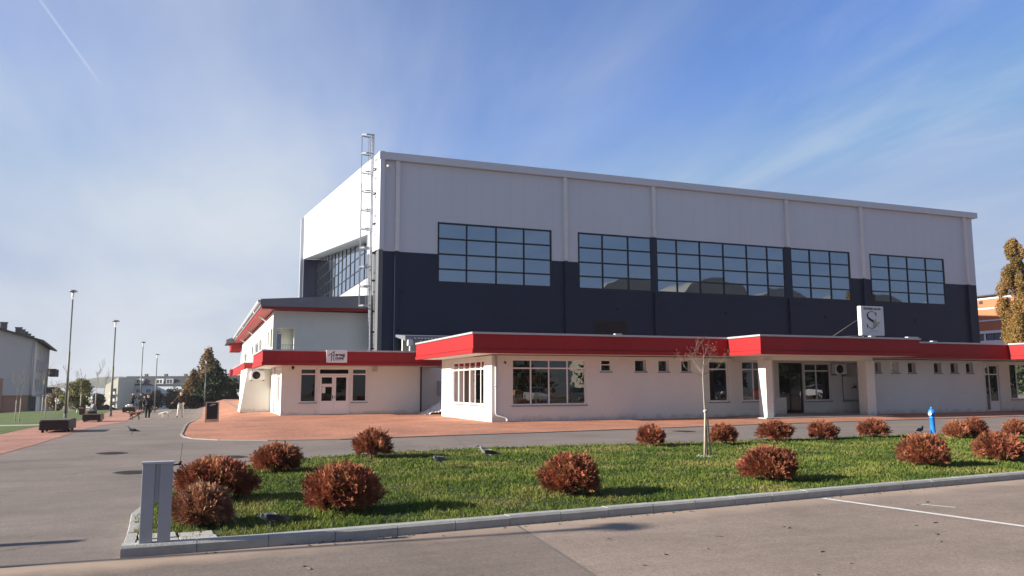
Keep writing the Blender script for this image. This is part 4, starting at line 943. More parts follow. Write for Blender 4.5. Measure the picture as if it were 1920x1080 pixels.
# office wing
WX = 4.3; WY = 54.6; WEND = 99.0
wing = thing('office_wing', 'two storey white wing with red soffits along the street', 'office building', (WX, WY, 0))
mb = MB()
bal = (XY(517, WY), XY(550, WY), 3.7, atY(530, 615, WY).z)
sidew = []
def swin(xa, xb, yt, yb, X=WX):
    ya, yb_ = YX(xb, X), YX(xa, X); xm = (xa+xb)/2; return (ya, yb_, max(3.9, atX(xm, yb, X).z), atX(xm, yt, X).z)
sidew = [swin(504.5, 509.5, 618, 652), swin(499, 503, 625, 652), swin(494, 497.5, 630, 652), swin(483.7, 488.8, 639, 660), swin(476, 482, 645, 663), swin(469.8, 474, 652, 666), swin(458, 461.5, 664, 678)]
wall(mb, 'X', WX, .3, WY+.301, WEND, 0, 6.55, sidew)
wall(mb, 'Y', WY, .3, WX, 10.66, 0, 6.62, [bal])
mb.box(WX+.3, 10.6, WY+2.4, WY+2.6, 3.4, 6.6); mb.box(bal[1]+.15, bal[1]+.3, WY+.31, WY+2.39, 3.4, 6.6)
mb.box(2.75, WX-.002, 54.1, 62.5, 0, 2.79)
mb.add([(2.38, 54.1, 0), (2.749, 54.1, 0), (2.749, 54.1, 2.6), (2.38, 57, 0), (2.749, 57, 0), (2.749, 57, 2.6)], [(0, 1, 2), (5, 4, 3), (0, 2, 5, 3), (0, 3, 4, 1)])
mb.build('wall', 'plaster', wing)
for q in sidew[1:]: window(wing, 'X', WX, *q, (), (), fw=.07, inset=.12, gm='farglass', sill=False)
window(wing, 'Y', WY+2.32, bal[0]+.1, bal[0]+.55, 3.5, 5.3, (), (), fw=.06, inset=0, gm='farglass', sill=False, name='window')
mb = MB()
for i in range(7): x = bal[0]+.06+i*(bal[1]-bal[0]-.12)/6; mb.box(x-.012, x+.012, WY+.06, WY+.085, 3.7, 4.35)
mb.box(bal[0], bal[1], WY+.05, WY+.095, 4.352, 4.39); mb.build('railing', 'steel', wing)
mb = MB()
mb.extrude([(3.42, 53.7, 6.80), (10.66, 53.7, 6.86), (10.66, 53.7, 7.78), (3.42, 53.7, 7.28)], (0, WEND+1-53.7, 0)); mb.build('roof', 'roofgrey', wing)
mb = MB(); mb.extrude([(3.5, 53.78, 6.64), (10.65, 53.78, 6.70), (10.65, 53.78, 6.855), (3.5, 53.78, 6.795)], (0, WEND+.8-53.78, 0)); mb.build('soffit', 'red', wing)
mb = MB()
mb.extrude([(3.26, 53.6, 7.02), (3.415, 53.6, 7.02), (3.415, 53.6, 7.20), (3.22, 53.6, 7.20)], (0, WEND+1.2-53.6, 0)); mb.build('gutter', 'coping', wing)
for y in (60.0, 76.0, 90.0):
    mb = MB(); mb.tube([(3.34, y, 7.0), (3.4, y, 6.9), (4.2, y+.1, 6.35), (4.22, y+.1, 6.2), (4.22, y+.1, 2.9 if y < 62 else .1)], .055, 8); mb.build('rain_pipe', 'pipe', wing)
for y in (67.0, 71, 82.5): mb = MB(); mb.tube([(4.1, y, 2.8), (4.1, y, .08)], .085, 8); mb.tube([(4.1, y, .3), (4.1, y, .04)], .11, 8); mb.build('rain_pipe', 'pipe', wing)
mb = MB(); mb.box(3.56, 4.29, 71.76, 97.0, 2.9, 3.3); mb.build('canopy_slab', 'plaster', wing)
fascia(wing, [(3.4, 97.0), (3.4, 71.6), (4.29, 71.6)], 2.85, 3.62)
fascia(wing, [(3.2, 104.0), (3.2, 99.6), (4.29, 99.6)], 2.85, 3.62)
mb = MB(); mb.box(3.12, 4.28, 97.5, 103.5, 5.75, 6.60); mb.build('bay_panel', 'red', wing)
mb = MB(); mb.box(2.55, 4.5, 97.0, 104.2, 6.62, 6.98); mb.extrude([(2.55, 97.0, 6.981), (4.5, 97.0, 6.981), (4.5, 97, 7.6), (3.6, 97.0, 7.35)], (0, 7.2, 0)); mb.build('bay_roof', 'roofgrey', wing)
aircon(XY(483, 54.05), 54.08, 2.05, 0, 'white air conditioner unit on the wing wall below the red band')

# rubble / tarpaulin heap in the gap
hp = MB(); rg = random.Random(5)
nx, ny = 16, 10
c0 = gp(822, 776)
vs = []
for j in range(ny):
    for i in range(nx):
        u, v = i/(nx-1), j/(ny-1); h = .95*max(0, u**1.15)*math.sin(math.pi*(.12+.88*v)*.95)+rg.uniform(-.05, .05)*(u > .1)
        vs.append((12.35-0+u*1.6-.3, 45.0+v*1.9+rg.uniform(-.05, .05), max(0, h)))
hp.add(vs, [(j*nx+i, j*nx+i+1, (j+1)*nx+i+1, (j+1)*nx+i) for j in range(ny-1) for i in range(nx-1)])
o = hp.build('tarpaulin_heap', 'paper'); tag(o, 'pale tarpaulin thrown over a heap between the two shops', 'tarpaulin')

# ================================================================== BRICK BUILDING (right background)
BX = 90.0
bb = thing('brick_building', 'orange brick building with white bands beyond the sports hall', 'building', (BX, 55, 0))
def bz(y, Yp): return atX(1860, y, BX).z
mb = MB(); B0, B1 = 50.0, 92.0
wall(mb, 'X', BX, .4, B0, B1, 8.15, 12.0, [(yy, yy+.5, 11.45, 11.85) for k in range(9) for yy in (B0+2+k*4.6, B0+2.9+k*4.6)])
wall(mb, 'Y', B0-.4, .399, BX, BX+25, 0, 12.0); wall(mb, 'X', BX, .4, B0, B1, 0, 6.0)
mb.build('wall', 'brick_wall', bb)
mb = MB(); mb.box(BX+.1, BX+.2, B0, B1, 11.4, 11.9); mb.build('vent_recess', 'dark', bb)
for z0, z1 in ((7.80, 8.14), (9.30, 9.46), (10.78, 10.94), (12.01, 12.36), (6.01, 6.94)):
    mb = MB(); mb.box(BX-.06, BX+(.38 if z0 > 12 or z0 < 8 else -.003), B0-.02, B1, z0, z1); mb.build('white_band', 'white', bb)
for y in np.arange(B0+.2, B1-2, 3.4):
    window(bb, 'X', BX, float(y), float(y)+3.2, 6.945, 7.795, (float(y)+1.05, float(y)+2.1), (), fm='navyframe', gm='farglass', fw=.08, inset=.1, sill=False)
    mb = MB(); mb.box(BX+.02, BX+.3, float(y)+3.2, float(y)+3.4, 6.945, 7.795); mb.build('pier', 'white', bb)
mb = MB(); mb.extrude([(BX-.6, B0-.6, 12.37), (BX-.6, B1, 12.37), (BX-.6, B1, 12.5), (BX-.6, B0-.6, 12.5)], (26, 0, 0)); mb.build('roof', 'rooftile', bb)

# ================================================================== APARTMENTS (left)
ap = thing('apartment_block', 'lavender apartment block with chimneys at the left edge', 'apartment block', (0, 0, 0))
P0 = gp(60, 775); Dd = 100.0
c0 = ray(60, 725); c0 = Vector((c0.x, c0.y)).normalized(); c0 = c0*(Dd/ (c0.x*FW.x+c0.y*FW.y)*Vector((FW.x, FW.y)).length)
RA = R(5.7)
zb = zt(c0.x, c0.y)-.2
ap.location = (c0.x, c0.y, zb); ap.rotation_euler = (0, 0, RA); ORG[ap.name] = Vector((0, 0, 0))
# local frame: corner (0,0); front runs to -x; long side runs to +y
Hc = 7.6-zb
gx = 18.0
mb = MB()
slope = .30
gable = [(-gx, 0, 2.6), (0, 0, 2.6), (0, 0, Hc-.1), (-gx/2, 0, Hc-.1+gx/2*slope), (-gx, 0, Hc-.1)]
mb.extrude(gable, (0, 30, 0)); mb.build('wall', mat('lavender_plaster', (.48, .46, .54), .9, var=.03, stain=.08), ap)
mb = MB(); mb.box(-gx+.2, -.5, .25, 29.8, -1, 2.59); mb.box(-gx, -3.1, -.05, .24, -1, 4.7); mb.build('ground_floor_wall', mat('brownish_plaster', (.36, .20, .17), .9, var=.05), ap)
mb = MB()
mb.extrude([(.9, -.7, Hc-.35), (1.0, -.7, Hc-.12), (-gx/2, -.7, Hc+.15+gx/2*slope), (-gx-1, -.7, Hc-.12), (-gx-.9, -.7, Hc-.35), (-gx/2, -.7, Hc-.15+gx/2*slope)], (0, 31.5, 0)); mb.build('roof', 'rooftile', ap)
for i, (x, y, h) in enumerate(((-3.6, 1.5, 1.9), (-2.2, 4.2, 2.0), (-2.2, 8.5, 1.7), (-2.2, 13, 1.7), (-2.2, 18, 1.6), (-2.2, 24, 1.6))):
    z = Hc+.1+(-x)*slope; mb = MB(); mb.box(x-.35, x+.35, y-.35, y+.35, z-.4, z+.85); mb.box(x-.42, x+.42, y-.42, y+.42, z+.851, z+.96); mb.build('chimney', 'dkconc', ap)
# facade along the street: pale pilasters, dark glazed strips, ground floor void with columns, balconies
for k, y in enumerate((.3, 2.1, 4.6, 7.4, 10.4, 13.4, 16.5, 19.6, 23, 26.5)):
    mb = MB(); mb.box(.02, .17, y, y+.28, 2.6, Hc-.25); mb.build('pilaster', 'white', ap)
for k, y in enumerate((.3, 7.4, 13.4, 19.6, 26.5)):
    mb = MB(); mb.box(.5, .9, y, y+.4, -1.0, 2.59); mb.build('column', 'white', ap)
mb = MB(); mb.box(.002, .018, .25, 29.9, 2.62, Hc-.12); mb.build('side_shade_sheet', 'dkconc', ap)  # added dark sheet: the shade on this side is put into its colour
mb = MB(); mb.box(-.49, -.3, .3, 29, -1, 2.58); mb.build('ground_floor_glazing', 'farglass', ap)
mb = MB(); mb.box(.001, 1.0, .1, 29.5, 2.45, 2.598); mb.build('ledge', 'greymetal', ap)
for z0 in (3.0, 5.5):
    for k, y in enumerate((.9, 2.75, 5.3, 8.2, 11.2, 14.2, 17.3, 20.6, 24.0)):
        if z0+1.7 > Hc-.3: continue
        window(ap, 'X', .16, y, y+1.4, z0, z0+1.7, (y+.7,), (), fm='navyframe', gm='farglass', fw=.09, inset=-.12, sill=False)
for z0 in (2.5, 5.2):
    for y in (20.0, 26.0):
        mb = MB(); mb.box(.35, 1.5, y, y+3.0, z0, z0+.16); mb.box(1.42, 1.5, y, y+3.0, z0+.161, z0+1.1); mb.box(.35, 1.419, y, y+.08, z0+.161, z0+1.1); mb.box(.35, 1.419, y+2.92, y+3.0, z0+.161, z0+1.1); mb.build('balcony', 'dkconc', ap)
mb = MB(); mb.tube([(-.15, -.12, Hc-.3), (-.15, -.12, 2.6)], .07, 8); mb.build('rain_pipe', 'greymetal', ap)

# long apartment block in the middle distance
AD = 235.0
def ad(x, D=AD):
    d = ray(x, 730); d = Vector((d.x, d.y)); return d*(D/(d.x*FW.x+d.y*FW.y)*Vector((FW.x, FW.y)).length**1)
def az_(y, D=AD): return EYE+(724.6-y)/F*D
far = thing('apartment_block', 'long blue grey apartment block with mansard roof in the middle distance', 'apartment block', (0, 0, 0))
pA, pB = ad(222), ad(470); L_ = (pB-pA).length; an = math.atan2((pB-pA).y, (pB-pA).x); zb = az_(768)
far.location = (pA.x, pA.y, zb); far.rotation_euler = (0, 0, an); ORG[far.name] = Vector((0, 0, 0))
Hh = az_(722)-zb; Ht = az_(705)-zb
mb = MB(); mb.box(0, L_, 0, 14, -1, Hh); mb.build('wall', mat('blue_grey_plaster', (.56, .62, .72), .9, var=.05, stain=.1), far)
mb = MB(); mb.extrude([(1.0, -.3, Hh), (1.0, 14.3, Hh), (1.0, 12, Ht), (1.0, 2.6, Ht)], (L_-1, 0, 0)); mb.box(-.2, 1.0, -.2, 14.2, Hh, Hh+.25); mb.build('roof', 'rooftile', far)
rg = random.Random(11)
for i in range(13):
    x = 2.2+i*2.95
    for z0 in (1.0, 3.0, 5.0):
        if z0+1.2 > Hh: continue
        mb = MB()
        f_ = MB(); f_.box(x, x+1.5, -.06, -.005, z0, z0+1.25); w_ = f_.build('window', 'white', far)
        p_ = MB(); p_.box(x+.08, x+.71, -.07, -.061, z0+.08, z0+1.17); p_.box(x+.79, x+1.42, -.07, -.061, z0+.08, z0+1.17); p_.build('pane', 'farglass', w_)
    if i % 3 != 2:
        f_ = MB(); f_.box(x-.3, x+1.9, .2, 2.2, Hh+.3, Hh+1.9); dm = f_.build('dormer', 'white' if i % 2 else 'greymetal', far)
        p_ = MB(); p_.box(x, x+.65, .19, .199, Hh+.6, Hh+1.6); p_.box(x+.85, x+1.5, .19, .199, Hh+.6, Hh+1.6); p_.build('pane', 'farglass', dm)
    if i % 2: mb = MB(); mb.box(x, x+.8, 5, 5.8, Ht-.1, Ht+.7); mb.build('chimney', 'dkconc', far)
# pale end block
far2 = thing('apartment_block', 'pale beige end block with stacked balconies behind the lamp posts', 'apartment block', (0, 0, 0))
pA, pB = ad(197, 225), ad(221, 225); L2 = (pB-pA).length; far2.location = (pA.x, pA.y, az_(768, 225)); far2.rotation_euler = (0, 0, an); ORG[far2.name] = Vector((0, 0, 0))
h2 = az_(722, 225)-az_(768, 225)
mb = MB(); mb.box(0, L2, 0, 12, -1, h2); mb.extrude([(0, 0, h2+.01), (L2, 0, h2+.01), (L2, 0, h2+2.2)], (0, 12, 0)); mb.build('wall', mat('beige_plaster', (.66, .62, .52), .9, var=.04), far2)
for z0 in (.6, 2.5, 4.4):
    mb = MB(); mb.box(L2-1.9, L2-.3, -1.0, -.004, z0, z0+.12); mb.box(L2-1.9, L2-.3, -1.0, -.93, z0+.12, z0+.8); mb.build('balcony', 'white', far2)
    mb = MB(); mb.box(L2-1.7, L2-.5, -.05, -.003, z0+.2, z0+1.7); mb.build('window', 'farglass', far2)
# far town
rg = random.Random(21)
for i, (x0, x1, yt, D, m_, lab) in enumerate(((104, 124, 726, 420, 'white', 'low pale house far away left of the round tower'), (113, 150, 731, 380, 'greymetal', 'wide grey hall roof far away at the horizon'), (150, 200, 733, 330, 'white', 'long pale factory roof far behind the lawn'), (166, 200, 727, 470, 'greymetal', 'pale block on the horizon right of the round tower'))):
    pA, pB = ad(x0, D), ad(x1, D); t = thing('distant_house', lab, 'house', (pA.x, pA.y, az_(750, D))); ORG[t.name] = Vector((0, 0, 0)); t.rotation_euler = (0, 0, math.atan2((pB-pA).y, (pB-pA).x))
    L3 = (pB-pA).length; h3 = az_(yt, D)-az_(750, D)
    mb = MB(); mb.box(0, L3, 0, 15, -3, h3*.72); mb.build('wall', m_, t)
    mb = MB(); mb.extrude([(-.5, -.6, h3*.72+.01), (-.5, 15.6, h3*.72+.01), (-.5, 7.5, h3)], (L3+1, 0, 0)); mb.build('roof', 'greymetal', t)
pA = ad(141, 460); t = thing('round_tower', 'low round tower building on the horizon', 'tower', (pA.x, pA.y, az_(740, 460))); ORG[t.name] = Vector((0, 0, 0))
hh_ = az_(722, 460)-az_(740, 460); mb = MB(); mb.lathe([(0, -6), (3.2, -6), (3.2, hh_*.8), (3.5, hh_*.8), (3.5, hh_), (0, hh_+.5)]); mb.build('wall', 'greymetal', t)
mb = MB(); mb.box(-.6, -.2, 0, .3, hh_, hh_+2.0); mb.box(.6, .8, 0, .3, hh_, hh_+1.6); mb.build('antenna', 'greymetal', t)
# hill ridge beyond
mb = MB(); n = 60; vs = []
for i in range(n):
    x = -820+i*32; h = 4+9*abs(math.sin(i*.35))+5*math.sin(i*.9+1); vs += [(x, 1250, -12), (x, 1380, h)]
mb.add(vs, [(2*i, 2*i+2, 2*i+3, 2*i+1) for i in range(n-1)]); tag(mb.build('hills', 'far'), 'low hazy ridge along the horizon', kind='structure')

# ================================================================== STREET FURNITURE
def lamp_parts(h):
    p = MB(); p.tube([(0, 0, 0), (0, 0, h*.52), (0, 0, h*.52+.02), (0, 0, h*.93)], [.085, .07, .05, .045], 12)
    b = MB(); b.lathe([(0, 0), (.2, 0), (.2, .02), (.11, .03), (.1, .35), (.085, .36)], n=16)
    l_ = MB(); l_.lathe([(.05, h*.93-.02), (.055, h*.93), (.085, h*.93+.22), (.09, h*.985), (.02, h*.985)], n=16)
    d = MB(); d.lathe([(0, h*.985+.001), (.22, h*.985+.005), (.28, h*.99), (.26, h*.993+.02), (.12, h+.02), (0, h+.03)], n=28)
    return p, b, l_, d
def lamp(px, py_, ytop, label, ht=None, pos=None, dist=None):
    q = gp(px, py_) if pos is None else Vector(pos)
    D = q.x*FW.x+q.y*FW.y
    if pos is None and dist:
        D = dist; d = ray(px, 724); k = D/(d.x*FW.x+d.y*FW.y); q = Vector((d.x*k, d.y*k, 0)); q.z = zt(q.x, q.y); ht = (724.6-ytop)/F*D+EYE-q.z
    h = ht or (py_-ytop)/F*D*1.005
    t = thing('street_lamp', label, 'street lamp', q, group='disc topped street lamps along the walkway'); ORG[t.name] = Vector((0, 0, 0))
    p, b, l_, d = lamp_parts(h); p.build('pole', 'lamppole', t); b.build('base', 'lamppole', t); l_.build('lens', 'lamplens', t); d.build('lamp_disc', 'lamphead', t); return t
lamp(122, 786, 545, 'tallest looking street lamp, behind the nearest block bench')
lamp(207, 781, 602, 'second street lamp along the walkway beside the seated person')
lamp(262, 768, 642, 'third street lamp, in front of the blue grey apartment block')
lamp(292, 758, 664, 'fourth street lamp, between the apartment block and the bare shrubs', dist=92)
lamp(385, 756, 676, 'fifth street lamp, seen against the dark spruce above the notice board', dist=104)
lamp(0, 0, 0, 'street lamp beside the car park whose shadow crosses the kerb', 6.1, (-11.5, 9.30, 0))
mb = MB(); mb.tube([(0, 0, 0), (0, 0, 2.55)], .09, 10); o = mb.build('post', 'lamppole'); o.location = (-8.0, 10.30, 0); tag(o, 'short thick grey post outside the left edge beside the walkway', 'post')

def bench(px, py_, label, rzz=0, L=1.9, W=.92):
    q = gp(px, py_); t = thing('block_bench', label, 'bench', q, group='dark slatted block benches', rz=0); ORG[t.name] = Vector((0, 0, 0)); t.rotation_euler = (0, 0, rzz)
    H_ = .46; n = 7
    s_ = MB()
    for i in range(n): x = i*W/n; s_.box(x+.006, x+W/n-.006, 0, L, H_-.04, H_)
    s_.build('seat', 'benchside', t, bevel=.004)
    for y0, y1 in ((-.02, .015), (L-.015, L+.02)):
        f = MB()
        for k in range(3): f.box(.02, W-.02, y0, y1, .10+k*.1, .20+k*.1) if k < 2 else f.box(.02, W-.02, y0, y1, .30, .405)
        f.build('end_panel', 'benchwood', t)
    g = MB()
    for k in range(3): g.box(W-.015, W+.02, .02, L-.02, .10+k*.105, .195+k*.105); g.box(-.02, .015, .02, L-.02, .10+k*.105, .195+k*.105)
    g.build('side_panel', 'benchside', t, bevel=.004)
    b = MB(); b.box(.03, W-.03, .03, L-.03, .09, H_-.045); b.build('core', 'black', t)
    for x in (.06, W-.14):
        for y in (.05, L/2-.04, L-.13): l_ = MB(); l_.box(x, x+.08, y, y+.08, 0, .089); l_.build('leg', 'black', t)
    return t
bench(73, 812, 'nearest dark block bench on the red brick strip')
bench(154, 792, 'middle block bench with a person in a white cap sitting on it')
bench(229, 774, 'farthest block bench, beside the standing group in dark coats')
q = gp(154, 778); t = thing('litter_bin', 'rusty brown square litter bin behind the middle bench', 'litter bin', q); ORG[t.name] = Vector((0, 0, 0))
mb = MB(); mb.box(-.2, .2, -.2, .2, .08, .62); mb.build('bin_body', mat('rusty_brown_metal', (.10, .035, .025), .7, var=.15), t, bevel=.01)
mb = MB(); mb.box(-.22, .22, -.22, .22, .621, .66); mb.build('bin_rim', 'black', t)
mb = MB(); mb.box(-.17, .17, -.17, .17, 0, .079); mb.build('foot', 'black', t)
q = gp(123, 783); q.x += .55; q.y += 1.0
t = thing('tilted_sign', 'thin post with two small white tilted plates beside the tallest lamp', 'sign', q); ORG[t.name] = Vector((0, 0, 0))
mb = MB(); mb.tube([(0, 0, 0), (0, 0, .6)], .02, 6); mb.build('post', 'steel', t)
mb = MB(); mb.obox((-.22, 0, .68), .26, .2, .02, 0, 0, R(30)); mb.obox((.24, 0, .62), .28, .2, .02, 0, 0, R(4)); mb.build('plate', 'white', t)

# A-board
q = gp(397, 792); t = thing('notice_board', 'black A-frame board with pale wooden posts on the brick paving', 'sign', q); ORG[t.name] = Vector((0, 0, 0))
Db = q.x*FW.x+q.y*FW.y; k_ = Db/F
mb = MB(); W2 = 24*k_; Hb = 38*k_
mb.box(-W2/2, -W2/2+.06, -.03, .03, 0, Hb); mb.box(W2/2-.06, W2/2, -.03, .03, .0, Hb); mb.box(-W2/2+.06, W2/2-.06, -.025, .025, Hb-.05, Hb); mb.box(-W2/2+.06, W2/2-.06, -.025, .025, .12, .16); mb.build('frame', 'wood', t)
mb = MB(); mb.box(-W2/2+.061, W2/2-.061, -.015, .015, .161, Hb-.051); pn = mb.build('panel', mat('blackboard', (.010, .012, .022), .35), t)
mb = MB(); rg = random.Random(2)
for k in range(9): mb.obox((rg.uniform(-.12, .12), -.019-.0003*k, Hb-.15+rg.uniform(-.03, .04)), rg.uniform(.05, .11), .002, .014, 0, 0, rg.uniform(-.9, .9))
mb.build('chalk_mark', 'paper', t)
mb = MB(); mb.box(-W2/2+.02, W2/2-.02, .35, .39, 0, .04); mb.obox((0, .2, Hb*.48), W2*.8, .02, Hb*.9, 0, R(20)); mb.build('back_leg', 'wood', t)

# grey double-post frame at the corner of the island
q = gp(290, 1023, .078); t = thing('metal_frame_post', 'grey twin post metal frame standing on pale slabs at the kerb corner', 'metal post', q); ORG[t.name] = Vector((0, 0, 0))
Hq = .80
m1 = mat('grey_painted_steel', (.34, .355, .40), .45, var=.05, stain=.1)
for x in (-.145, .02):
    mb = MB(); mb.box(x, x+.118, -.05, .05, -.03, Hq); mb.build('post', m1, t, bevel=.006)
mb = MB(); mb.box(-.026, .019, -.03, .03, .42, Hq-.001); mb.build('infill_panel', m1, t)
mb = MB(); mb.box(-.152, .148, -.056, .056, Hq+.001, Hq+.024); mb.build('cap', 'coping', t, bevel=.003)
mb = MB(); mb.tube([(.138, 0, Hq-.018), (.195, 0, Hq-.012)], .008, 8); mb.tube([(.195, 0, Hq-.02), (.205, 0, Hq+.02)], .013, 8); mb.tube([(.2, 0, Hq+.01), (.215, 0, Hq+.2)], .0022, 5); mb.build('bolt', 'black', t)

# hydrant
q = gp(1750, 815, .05); t = thing('fire_hydrant', 'blue pillar hydrant standing among the rust coloured bushes', 'fire hydrant', q); ORG[t.name] = Vector((0, 0, 0)); t.rotation_euler = (0, R(-2), R(25))
mb = MB(); mb.lathe([(.0, -.05), (.13, -.05), (.13, .03), (.085, .035), (.078, .1), (.072, .52), (.085, .53), (.085, .56), (.07, .58)], n=20); mb.build('barrel', 'blue', t)
mb = MB(); mb.lathe([(.07, .575), (.10, .60), (.105, .72), (.095, .76), (.06, .80), (.0, .82)], n=20); mb.lathe([(.0, .80), (.035, .80), (.035, .87), (0, .88)], n=8); mb.build('head', 'blue', t)
for s_ in (-1, 1):
    mb = MB(); mb.tube([(s_*.08, 0, .67), (s_*.155, 0, .67)], .048, 14); mb.tube([(s_*.155, 0, .67), (s_*.185, 0, .67)], .058, 8); mb.build('outlet', 'steel' if s_ > 0 else 'coping', t)

# manhole covers
def manhole(px, py_, r, label, kx=1.):
    q = gp(px, py_, .002); mb = MB(); mb.lathe([(0, .006), (r*.86, .006), (r*.86, .003), (r*.9, .003), (r*.9, .009), (r, .009), (r, -.01)], n=32, smooth=False)
    rg = random.Random(int(px))
    for i in range(-4, 5):
        w_ = math.sqrt(max(0, 1-(i/5)**2))*r*.8; mb.box(-w_, w_, i*r*.17-.012, i*r*.17+.012, .006, .010)
    o = mb.build('manhole_cover', mat('cast_iron', (.07, .062, .058), .7, var=.2, scale=20) if 'cast_iron' not in MATS else MATS['cast_iron']); o.location = q; tag(o, label, 'manhole cover', 'manhole covers in the walkway'); return o
manhole(209, 850, .36, 'round manhole cover farthest left on the walkway')
manhole(247, 886, .34, 'manhole cover beside the top of the grey twin post')
manhole(433, 857, .36, 'manhole cover near the rust coloured bushes at the lawn corner')
manhole(1282, 809, .42, 'manhole cover in front of the young tree and shop wall')
# ================================================================== VEGETATION
def unit(a): return a/np.maximum(np.linalg.norm(a, axis=-1, keepdims=True), 1e-9)
def kites(base, dirv, nrm, L, W):
    """thin four-cornered leaves"""
    side = unit(np.cross(dirv, nrm)); a = base; b = base+dirv*(L*.45)[:, None]+side*W[:, None]; c = base+dirv*L[:, None]; d = base+dirv*(L*.45)[:, None]-side*W[:, None]
    return np.stack([a, b, c, d], 1).reshape(-1, 3)
def thuja_mesh(name, seed, w, h, n, m='thuja', leaf=.050, dens=9):
    rg = np.random.default_rng(seed)
    # sprays on a lumpy globe
    u = rg.uniform(-.55, 1, n); th = rg.uniform(0, 2*np.pi, n); r_ = np.sqrt(1-u*u)
    d = np.stack([r_*np.cos(th), r_*np.sin(th), u], 1)
    lump = 1+.15*np.sin(3*th+seed)*np.cos(4*u+seed)+.13*np.sin(7*th+2*seed+5*u)+.10*np.sin(11*u+13*th+seed)
    keepb = np.sin(5*th+3*u+seed*1.7)*np.sin(6*u-2*th+seed) > -.80
    rad = rg.uniform(.35, 1, n)**.5*lump*np.where(keepb, 1, .72)
    c = d*rad[:, None]*np.array([w/2, w/2, h*.5])+np.array([0, 0, h*.50])
    c[:, 2] = np.maximum(c[:, 2], .06+rg.uniform(0, .08, n))
    wild = rg.uniform(0, 1, n) > .93                      # stray shoots stand out of the outline
    c[wild] = (c[wild]-[0, 0, h*.5])*rg.uniform(1.03, 1.22, (wild.sum(), 1))+[0, 0, h*.5]
    cell = np.sin(9*d[:, 0]+seed)*np.sin(8*d[:, 1]+2*seed)*np.sin(7*d[:, 2]+seed)
    c = c*np.array([1+.10*np.sin(seed*2.1), 1-.10*np.sin(seed*2.1), 1+.06*np.cos(seed*3.3)])
    dirv = unit(d*np.array([1, 1, .7])+np.array([0, 0, .55])+rg.normal(0, .38, (n, 3)))
    nr = unit(np.cross(dirv, rg.normal(0, 1, (n, 3))))
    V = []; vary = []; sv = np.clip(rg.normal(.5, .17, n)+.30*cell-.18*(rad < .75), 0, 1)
    for k in range(dens):
        t = k/(dens-1); s_ = (-1 if k % 2 else 1); 
        side = unit(np.cross(dirv, nr)); ld = unit(dirv*(.55+.5*t)+side*s_*(.85-.75*t)+rg.normal(0, .12, (n, 3)))
        sc = rg.uniform(.7, 1.25, n)
        b = c+dirv*(t*leaf*1.5*sc)[:, None]
        V.append(kites(b, ld, nr, leaf*sc*(1.1-.3*t), leaf*.13*sc)); vary.append(np.repeat(np.clip(sv+rg.normal(0, .08, n), 0, 1), 4))
    # woody cores behind the sprays
    V = np.concatenate(V); vary = np.concatenate(vary)
    return V, np.arange(len(V)).reshape(-1, 4), vary
def stems(w, h, seed, k=16):
    rg = random.Random(seed); mb = MB()
    for i in range(k):
        a = rg.uniform(0, 6.28); r_ = rg.uniform(.1, .42)*w; z = rg.uniform(.35, .85)*h
        mb.tube([(rg.uniform(-.04, .04), rg.uniform(-.04, .04), -.03), (r_*.35*math.cos(a), r_*.35*math.sin(a), z*.45), (r_*math.cos(a), r_*math.sin(a), z)], [.016, .011, .004], 5, cap=False)
    return mb
BP = {}
def bush(px, py_, wpx, hpx, label, proto=None, m='thuja', n=2600, seed=1):
    q = gp(px, py_, GZ); D = (q.x*FW.x+q.y*FW.y); w = wpx/F*D; h = hpx/F*D*1.02
    q = q+Vector((q.x, q.y, 0)).normalized()*w*.26; q.z = GZ-.02
    if proto and proto in BP:
        src, sw, sh_ = BP[proto]; return copy_tree(src, q, label, None, random.uniform(0, 6.28), (w/sw, w/sw, h/sh_))
    t = thing('thuja_bush', label, 'bush', q, group='rust coloured dried thuja bushes on the grass island'); ORG[t.name] = Vector((0, 0, 0))
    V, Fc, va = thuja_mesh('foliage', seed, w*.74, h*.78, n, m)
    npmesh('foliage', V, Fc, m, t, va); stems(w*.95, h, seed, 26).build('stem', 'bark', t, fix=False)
    BP[proto or label] = (t, w, h); return t
bush(402, 944, 146, 92, 'widest rust brown thuja bush at the left end of the grass, behind a smaller one', 'a', seed=1, n=6090)
bush(378, 990, 116, 76, 'faded thuja bush with grey twigs nearest the twin metal post', 'b', 'thuja2', 4300, 2)
bush(519, 887, 94, 60, 'small rust bush at the back left corner of the grass', 'c', seed=3, n=3480)
bush(641, 966, 138, 94, 'rounded rust bush near the kerb, second from the left in the front row', 'd', seed=4, n=6090)
bush(698, 860, 84, 62, 'ragged rust bush with open top at the back edge left of the birds', 'e', seed=5, n=2755)
bush(1070, 932, 118, 80, 'dark red thuja bush in the middle of the lawn', 'f', seed=6, n=5220)
bush(1443, 905, 112, 72, 'bright rust bush in the front row right of the young tree', 'g', seed=7, n=4930)
bush(1221, 838, 56, 44, 'small rust bush at the lawn edge left of the young tree', 'h', seed=8, n=2610)
bush(1357, 835, 58, 46, 'small leaning rust bush just right of the young tree', 'e')
bush(1454, 828, 68, 41, 'low rust bush at the back of the lawn, second right of the young tree', 'h')
bush(1543, 825, 58, 39, 'orange tinted small bush at the back, in front of the porch window', 'c')
bush(1638, 822, 60, 41, 'small rust bush at the back below the right porch column', 'e')
bush(1734, 876, 94, 62, 'rust bush standing just in front of the blue hydrant', 'f')
bush(1795, 823, 46, 38, 'left one of two touching rust bushes right of the hydrant', 'c')
bush(1829, 823, 50, 42, 'right one of two touching rust bushes right of the hydrant', 'h')
bush(1874, 866, 90, 60, 'large rust bush in the front row near the right edge', 'g')
bush(1905, 823, 46, 42, 'rust bush at the back, cut by the right edge of the picture', 'e')
